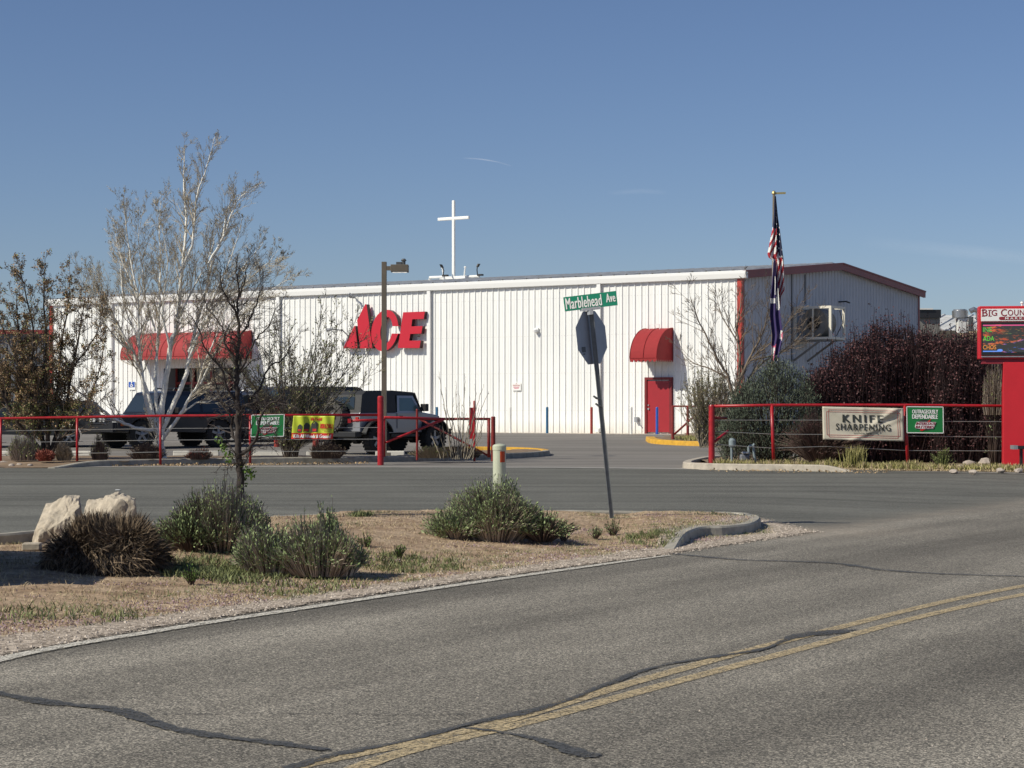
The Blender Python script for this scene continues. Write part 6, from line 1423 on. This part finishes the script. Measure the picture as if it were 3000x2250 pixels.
# --- small plants at the left fence
def smallbush(name, label, px, py, d, rx_, h, n, ms_, ml_, lsz, per, dry=.3, **k):
    p = PX(px, d); p.z += .12; t = thing(name, label, 'plant', tuple(p)); k.setdefault('base', .7); bush(t, p, rx_, rx_*.8, h, n, r, ms_, ml_, lsz, per, dry=dry, stemr=.005, leafstart=.2, **k); return t
smallbush('tumbleweed_bush', 'round tan tumbleweed like bush left of the second red fence post', 187, 1360, 48.2, .24, .36, 900, M['tumble'], M['tumble'], .03, 3, .2, base=.6)
smallbush('red_succulent', 'low rust red succulent at the kerb beside the tan round bush', 132, 1360, 47.9, .21, .17, 320, M['leaf_red'], M['leaf_red'], .06, 6, .0)
smallbush('grey_shrub', 'greyish green grassy shrub under the bronze tree at the left', 70, 1350, 48.5, .42, .55, 420, M['stem_dry'], M['leaf_olive'], .05, 3, .4)
smallbush('dark_shrub', 'wispy dark shrub between two red posts in front of the off-road vehicle', 292, 1350, 48.9, .24, .52, 200, M['stem_brown'], M['leaf_olive'], .04, 3, .5)
smallbush('dry_shrub', 'dry brown twiggy bush at the base of the white barked tree', 430, 1345, 49.2, .45, .34, 800, M['stem_brown'], M['tumble'], .03, 2, .5)
smallbush('dry_shrub', 'low dry reddish shrub in front of the middle wheel stop', 580, 1345, 49.4, .36, .20, 400, M['stem_brown'], M['leaf_red'], .03, 3, .5)
smallbush('dry_shrub', 'dry brown bush left of the thick red gate post under the lime banner', 955, 1335, 50.2, .48, .36, 800, M['stem_brown'], M['tumble'], .03, 2, .4)
smallbush('dry_shrub', 'low dry grass clump in front of the jeep front wheel', 1270, 1335, 50.8, .55, .24, 600, M['tumble'], M['leaf_olive'], .035, 2, .3)
smallbush('dry_shrub', 'low dry brush at the foot of the tall bare stalks', 1360, 1335, 51.0, .5, .26, 600, M['stem_brown'], M['tumble'], .03, 2, .4)
# --- juniper
r = random.Random(71)
def conifer_mass(t, px0, px1, ytop, ybot, d, dep, n, r, ml, lsz, asp, outline, up, mstem, strand=True, leafn=7):
    ml_ = MB(); ms_ = MB(); A = P(px0, ybot, d); B = P(px1, ybot, d); z0 = .12
    for _ in range(n):
        u_ = r.random(); w_ = r.uniform(-1, 1); zt_ = P(0, outline(u_), d).z; x = lerp(A.x, B.x, u_); s = r.random()**.7
        bell = math.sqrt(max(0, 1-w_*w_)); top_ = z0+(zt_-z0)*(.55+.45*bell)
        z = z0+(top_-z0)*s; y = d+w_*dep
        cl_ = noise.noise(Vector((x*2.2, y*2.2, z*1.1+d))); 
        if cl_ < -.28: continue
        q = V3(x, y, z)+rv(r, .05); L_ = r.uniform(.12, .3)
        dirv = (up+rv(r, .35)+V3((u_-.5)*.7, w_*.3, 0)).normalized()
        for k in range(leafn): leaf(ml_, q+dirv*L_*k/leafn+rv(r, lsz*.5), lsz*r.uniform(.6, 1.2), r, asp, 0, dirv)
        if strand and r.random() < .35: ms_.tube([q-dirv*.15, q+dirv*L_*1.05], [.006, .003], 3, cap=False)
    ml_.build('foliage', ml, t)
    for _ in range(60):
        u_ = r.random(); x = lerp(A.x, B.x, .5)+r.uniform(-.3, .3); e = V3(lerp(A.x, B.x, u_), d+r.uniform(-.6, .6)*dep, lerp(z0, P(0, outline(u_), d).z, r.uniform(.5, .85))); ms_.tube([V3(x, d, z0), V3(x, d, z0).lerp(e, .5)+rv(r, .1), e], [.03, .02, .008], 4, cap=False)
    ms_.build('branches', mstem, t)
def ol(tab): return lambda u_: interp(tab, u_)+10*noise.noise(Vector((u_*14, 3.3, tab[0][1])))
t = thing('juniper', 'blue green juniper bush behind the red rail left of the cream banner', 'bush', tuple(PX(2265, 49.0)))
conifer_mass(t, 2122, 2405, 1040, 1352, 49.2, .95, 6200, r, M['leaf_juniper'], .06, .30, ol([(0, 1260), (.08, 1170), (.25, 1120), (.45, 1065), (.6, 1055), (.8, 1095), (.93, 1170), (1, 1280)]), V3(.0, 0, 1), M['bark_brown'])
# --- purple leaved plum hedge: three shrubs grown together
def plum(label, px0, px1, d, dep, tab, n, seed):
    r3 = random.Random(seed); t = thing('plum_shrub', label, 'shrub', tuple(PX((px0+px1)/2, d)), group='purple leaved shrubs grown together'); ms_ = MB(); ml_ = MB(); A = PX(px0, d); B = PX(px1, d); f = ol(tab); cx_ = (A.x+B.x)/2
    for i in range(n):
        u_ = r3.random(); w_ = r3.uniform(-1, 1); xt = lerp(A.x, B.x, u_)
        spike = 46*noise.noise(Vector((xt*2.1, w_*2, seed*7.))) + (r3.uniform(10, 55) if r3.random() < .16 else 0)
        zt_ = P(0, f(u_)+14-spike, d).z; bell = math.sqrt(max(0, 1-w_*w_)); low_ = r3.random()
        e = V3(xt, d+w_*dep, .15+(zt_-.15)*(.70+.30*bell)*(1 if low_ < .5 else r3.uniform(.25, 1))); b = V3(lerp(cx_, xt, .72)+r3.uniform(-.2, .2), d+w_*dep*.6, .12)
        m_ = b.lerp(e, .5)+V3((xt-cx_)*.08, 0, .1)+rv(r3, .06); pts = [b, b.lerp(m_, .5)+rv(r3, .03), m_, m_.lerp(e, .5)+rv(r3, .03), e]
        ms_.tube(pts, [.016, .014, .010, .008, .006], 3, cap=False)
        for _ in range(2): k_ = r3.uniform(.5, .9)*4; i_ = int(k_); q = pts[i_].lerp(pts[i_+1], k_-i_); ms_.tube([q, q+V3(r3.uniform(-.12, .12), r3.uniform(-.12, .12), r3.uniform(.2, .45))], [.006, .004], 3, cap=False)
        L_ = (e-b).length
        for _ in range(int(L_*14)+5):
            s = (1-r3.random()**1.2*.92)*4; i_ = min(3, int(s)); q = pts[i_].lerp(pts[i_+1], s-i_)
            if noise.noise(q*1.9+V3(seed, 0, 0)) < -.26: continue
            leaf(ml_, q+rv(r3, .12), .06*r3.uniform(.6, 1.25), r3, .55)
    ms_.build('stems', M['stem_plum'], t); ml_.build('foliage', M['leaf_plum'], t)
plum('purple leaved shrub right behind the cream banner, next to the juniper', 2360, 2580, 50.5, 1.2, [(0, 1110), (.2, 1050), (.45, 1020), (.7, 985), (1, 950)], 900, 1)
plum('tallest purple leaved shrub behind the right green sign board', 2540, 2760, 50.9, 1.3, [(0, 990), (.3, 950), (.6, 945), (.8, 965), (1, 1000)], 1000, 2)
plum('purple leaved shrub against the red sign column', 2720, 2938, 50.0, 1.2, [(0, 975), (.3, 965), (.6, 985), (.85, 1000), (1, 1020)], 900, 3)
r = random.Random(81)
p = PX(2375, 47.6); p.z += .1; t = thing('twiggy_shrub', 'twiggy brown shrub with arching stems below the cream banner', 'shrub', tuple(p)); bush(t, p+V3(.25, .3, 0), 1.0, .6, 1.15, 900, r, M['stem_brown'], M['leaf_plum'], .05, 3, dry=.45, stemr=.006)
t = thing('pale_shrub', 'grey green shrub squeezed between purple hedge and red sign column', 'shrub', tuple(PX(2915, 46.8))); p = PX(2915, 46.6); bush(t, p+V3(0, 0, 1.2), .30, .3, 1.15, 220, r, M['stem_dry'], M['leaf_olive'], .05, 3, dry=.5, stemr=.006, base=.8)
bush(t, p, .25, .25, 1.5, 60, r, M['stem_brown'], M['leaf_sage'], .05, 3, dry=.5, stemr=.008)
# tall grass tuft, weeds in the verge
def blades(mb, p, n, h, spread, r, wdt=.008, lean=.35):
    for _ in range(n):
        b = p+V3(r.gauss(0, spread), r.gauss(0, spread*.6), 0); d = (V3(0, 0, 1)+rv(r, lean)).normalized(); L_ = h*r.uniform(.5, 1.15); s_ = V3(r.uniform(-1, 1), r.uniform(-1, 1), 0).normalized()*wdt
        m_ = b+d*L_*.6; e = b+d*L_+V3(d.x, d.y, -.3)*L_*.25; n_ = len(mb.v); mb.v += [tuple(b-s_), tuple(b+s_), tuple(m_+s_*.7), tuple(m_-s_*.7), tuple(e)]; mb.f += [(n_, n_+1, n_+2, n_+3), (n_+3, n_+2, n_+4)]; mb.m += [0, 0]
t = thing('grass_tuft', 'tall yellow green grass tuft below the middle of the cream banner', 'grass tuft', tuple(PX(2505, 44.9))); mb = MB(); q = PX(2505, 44.9); q.z += .05; blades(mb, q, 260, .52, .12, r, .008, .3); mb.build('blades', M['grass_yellow'], t)
t = thing('leafy_weed', 'branching green weed in the verge right of the leaning red post', 'weed', tuple(PX(2760, 44.6))); q = PX(2760, 44.4); bush(t, q, .26, .2, .5, 60, r, M['leaf_olive'], M['leaf_olive'], .05, 6, dry=0, stemr=.006, leafstart=.2)
mb = MB(); md = MB()
for _ in range(1500):
    px = r.uniform(2095, 3100); q = PX(px, 0); d = interp([(2095, 45.3), (2480, 45.0), (2600, 44.3), (3100, 43.2)], px)+r.uniform(-.2, .9); q = PX(px, d); q.z += .04
    cl_ = noise.noise(Vector((px*.02, d*2, 0)))
    hh = .11+.16*max(0, .3+cl_) if px < 2700 else .09+.08*r.random()
    blades(mb if r.random() < .7 else md, q, 7, hh, .05, r, .009, .4)
for _ in range(260):
    px = r.uniform(1985, 2170); q = PX(px, r.uniform(68.8, 72)); q.z += .1; blades(mb, q, 5, .14, .08, r, .012, .4)
tag(mb.build('verge_grass', M['grass_yellow']), 'yellow green grass and weeds growing along the right hand verge', 'grass', kind='stuff')
for _ in range(1300):
    px = r.uniform(2450, 3150); d = interp([(2450, 44.6), (3150, 43.0)], px)+r.uniform(-.25, .35); q = PX(px, d); q.z += .02; blades(md, q, 5, .05, .08, r, .01, .9)
tag(md.build('dry_grass', M['grass_dry']), 'dry straw and dead grass at the edge of the right hand verge', 'grass', kind='stuff')
# island ground cover: green patches, straw and little mauve flowers, denser towards the gravel
mg = MB(); ms_ = MB(); mf = MB(); cnt = 0
ipoly = ip
while cnt < 13000:
    y = r.uniform(12.5, 26.5); x = r.uniform(-.26*y-.3, 3.1)
    if not inpoly(x, y, ipoly): continue
    s = sdist(x, y)
    if s < .75 or dpoly(x, y, ipoly) < .15: continue
    cnt += 1; k = noise.noise(Vector((x*1.1, y*1.1, 7)))+.35*noise.noise(Vector((x*4, y*4, 2))); z = zi(x, y); q = V3(x, y, z)
    near = 1-sstep(1.3, 2.6, s)
    if k > .24-.34*near and r.random() < .75: blades(mg if r.random() < .72 else ms_, q, 7, .016+.03*r.random(), .05, r, .003, 1.4)
    elif r.random() < .55: blades(ms_, q, 4, .045, .05, r, .003, 2.2)
    if s < 2.4 and k < -.1 and r.random() < .5:
        for _ in range(5): leaf(mf, q+V3(r.gauss(0, .05), r.gauss(0, .05), .012), .014, r, .9)
for (px, py, rad_, n) in ((590, 1675, .42, 280), (700, 1690, .35, 160), (900, 1715, .5, 60), (250, 1800, .4, 20), (1060, 1540, .12, 60), (1900, 1590, .3, 80), (1200, 1650, .5, 140), (60, 1800, .3, 25)):
    c_ = at(px, py)
    for _ in range(n):
        a = r.uniform(0, 6.28); q_ = rad_*r.random()**.6; x, y = c_.x+math.cos(a)*q_, c_.y+math.sin(a)*q_*1.6
        if sdist(x, y) < .7: continue
        blades(mg, V3(x, y, zi(x, y)), 7, .05+.05*r.random(), .03, r, .005, .8)
tag(mg.build('ground_cover', M['grass_green']), 'low green weeds spread over the island soil', 'ground cover', kind='stuff')
tag(ms_.build('straw', M['grass_dry']), 'dry straw scattered over the island soil', 'straw', kind='stuff')
tag(mf.build('tiny_flowers', M['flower']), 'tiny mauve flowers in patches near the gravel', 'flowers', kind='stuff')
# loose gravel on the shoulder, leaf litter in the gutter
mb = MB(); cnt = 0
def pebble(mb, p, s, r):
    v = [V3(1, 0, 0), V3(-1, .1, 0), V3(0, 1, 0), V3(.1, -1, 0), V3(0, 0, .8)]; n = len(mb.v); a = r.uniform(0, 6.28); R_ = Matrix.Rotation(a, 3, 'Z')
    for q in v: mb.v.append(tuple(p+R_ @ (q*s*r.uniform(.7, 1.2))))
    for f in ((0, 2, 4), (2, 1, 4), (1, 3, 4), (3, 0, 4)): mb.f.append(tuple(n+i for i in f)); mb.m.append(0)
while cnt < 9000:
    y = r.uniform(9.5, 27); x = r.uniform(-.26*y-.3, 5.2); s = sdist(x, y)
    if s > 1.7 or s < .02 or not inpoly(x, y, ipoly): continue
    if s > 1.1 and r.random() < .7: continue
    cnt += 1; pebble(mb, V3(x, y, zi(x, y)), .0045+.012*r.random()**4, r)
for _ in range(160):
    q = G(r.uniform(0, 3000), r.uniform(1560, 2240)); pebble(mb, q, .004+.004*r.random(), r)
tag(mb.build('gravel', M['gravel_stone']), 'loose pinkish gravel along the road shoulder', 'gravel', kind='stuff')
mb = MB()
for _ in range(1500):
    px = r.uniform(330, 1080) if r.random() < .8 else r.uniform(2080, 2600); q = G(px, interp([(0, 1366), (700, 1362), (1115, 1357), (2000, 1378), (2700, 1386)], px)+r.uniform(-2, 3)); leaf(mb, q+V3(0, 0, .012), .05*r.uniform(.5, 1.2), r, .7)
tag(mb.build('leaf_litter', M['leaf_litter']), 'dead leaves blown against the far kerb', 'leaf litter', kind='stuff')
# slip of white paper on the side road
p = G(345, 1437); mb = MB(); mb.obox(p+V3(0, 0, .012), V3(.035, .0, 0), V3(.0, .05, 0), V3(0, 0, .004)); tag(mb.build('litter_slip', M['sheet_white']), 'small pale slip of litter lying on the side road', 'litter')

# faint vapour trail and a thin wisp, far off and high
def wisp(name, label, pts, wd, dens, d):
    m = bpy.data.materials.new(name); m.use_nodes = True; nt = m.node_tree; b = nt.nodes['Principled BSDF']; b.inputs['Base Color'].default_value = (.9, .9, .92, 1); b.inputs['Roughness'].default_value = 1
    n = tex(nt, 'noise', .012 if wd > 8 else .05, 5, .6); at = nn(nt, 'ShaderNodeAttribute', attribute_name='fade'); nt.links.new(mth(nt, 'MULTIPLY', at.outputs['Fac'], mth(nt, 'MULTIPLY', n.outputs[0], dens)), b.inputs['Alpha'])
    pp = smooth_path([P(a, b_, d) for a, b_ in pts], 12); mb = MB(); fd_ = []; k = len(pp)
    for i, p in enumerate(pp):
        e = math.sin(math.pi*i/(k-1))
        for j, f in ((-1, 0), (-.5, .6), (0, 1), (.5, .6), (1, 0)): mb.v.append((p.x, p.y+j*wd*2, p.z+j*wd)); fd_.append(f*e)
    for i in range(k-1):
        for j in range(4): a = i*5+j; mb.f.append((a, a+1, a+6, a+5)); mb.m.append(0)
    o = mb.build(name, m, attr={'fade': fd_}); o.visible_shadow = True; tag(o, kind='structure')
wisp('vapour_trail', '', [(1355, 463), (1405, 466), (1455, 474), (1502, 487)], 1.4, .38, 2600)
wisp('thin_cloud', '', [(2520, 708), (2750, 730), (2980, 752), (3200, 775)], 16, .10, 3200)
wisp('thin_cloud', '', [(1780, 566), (1880, 560), (1960, 565)], 6, .08, 3200)
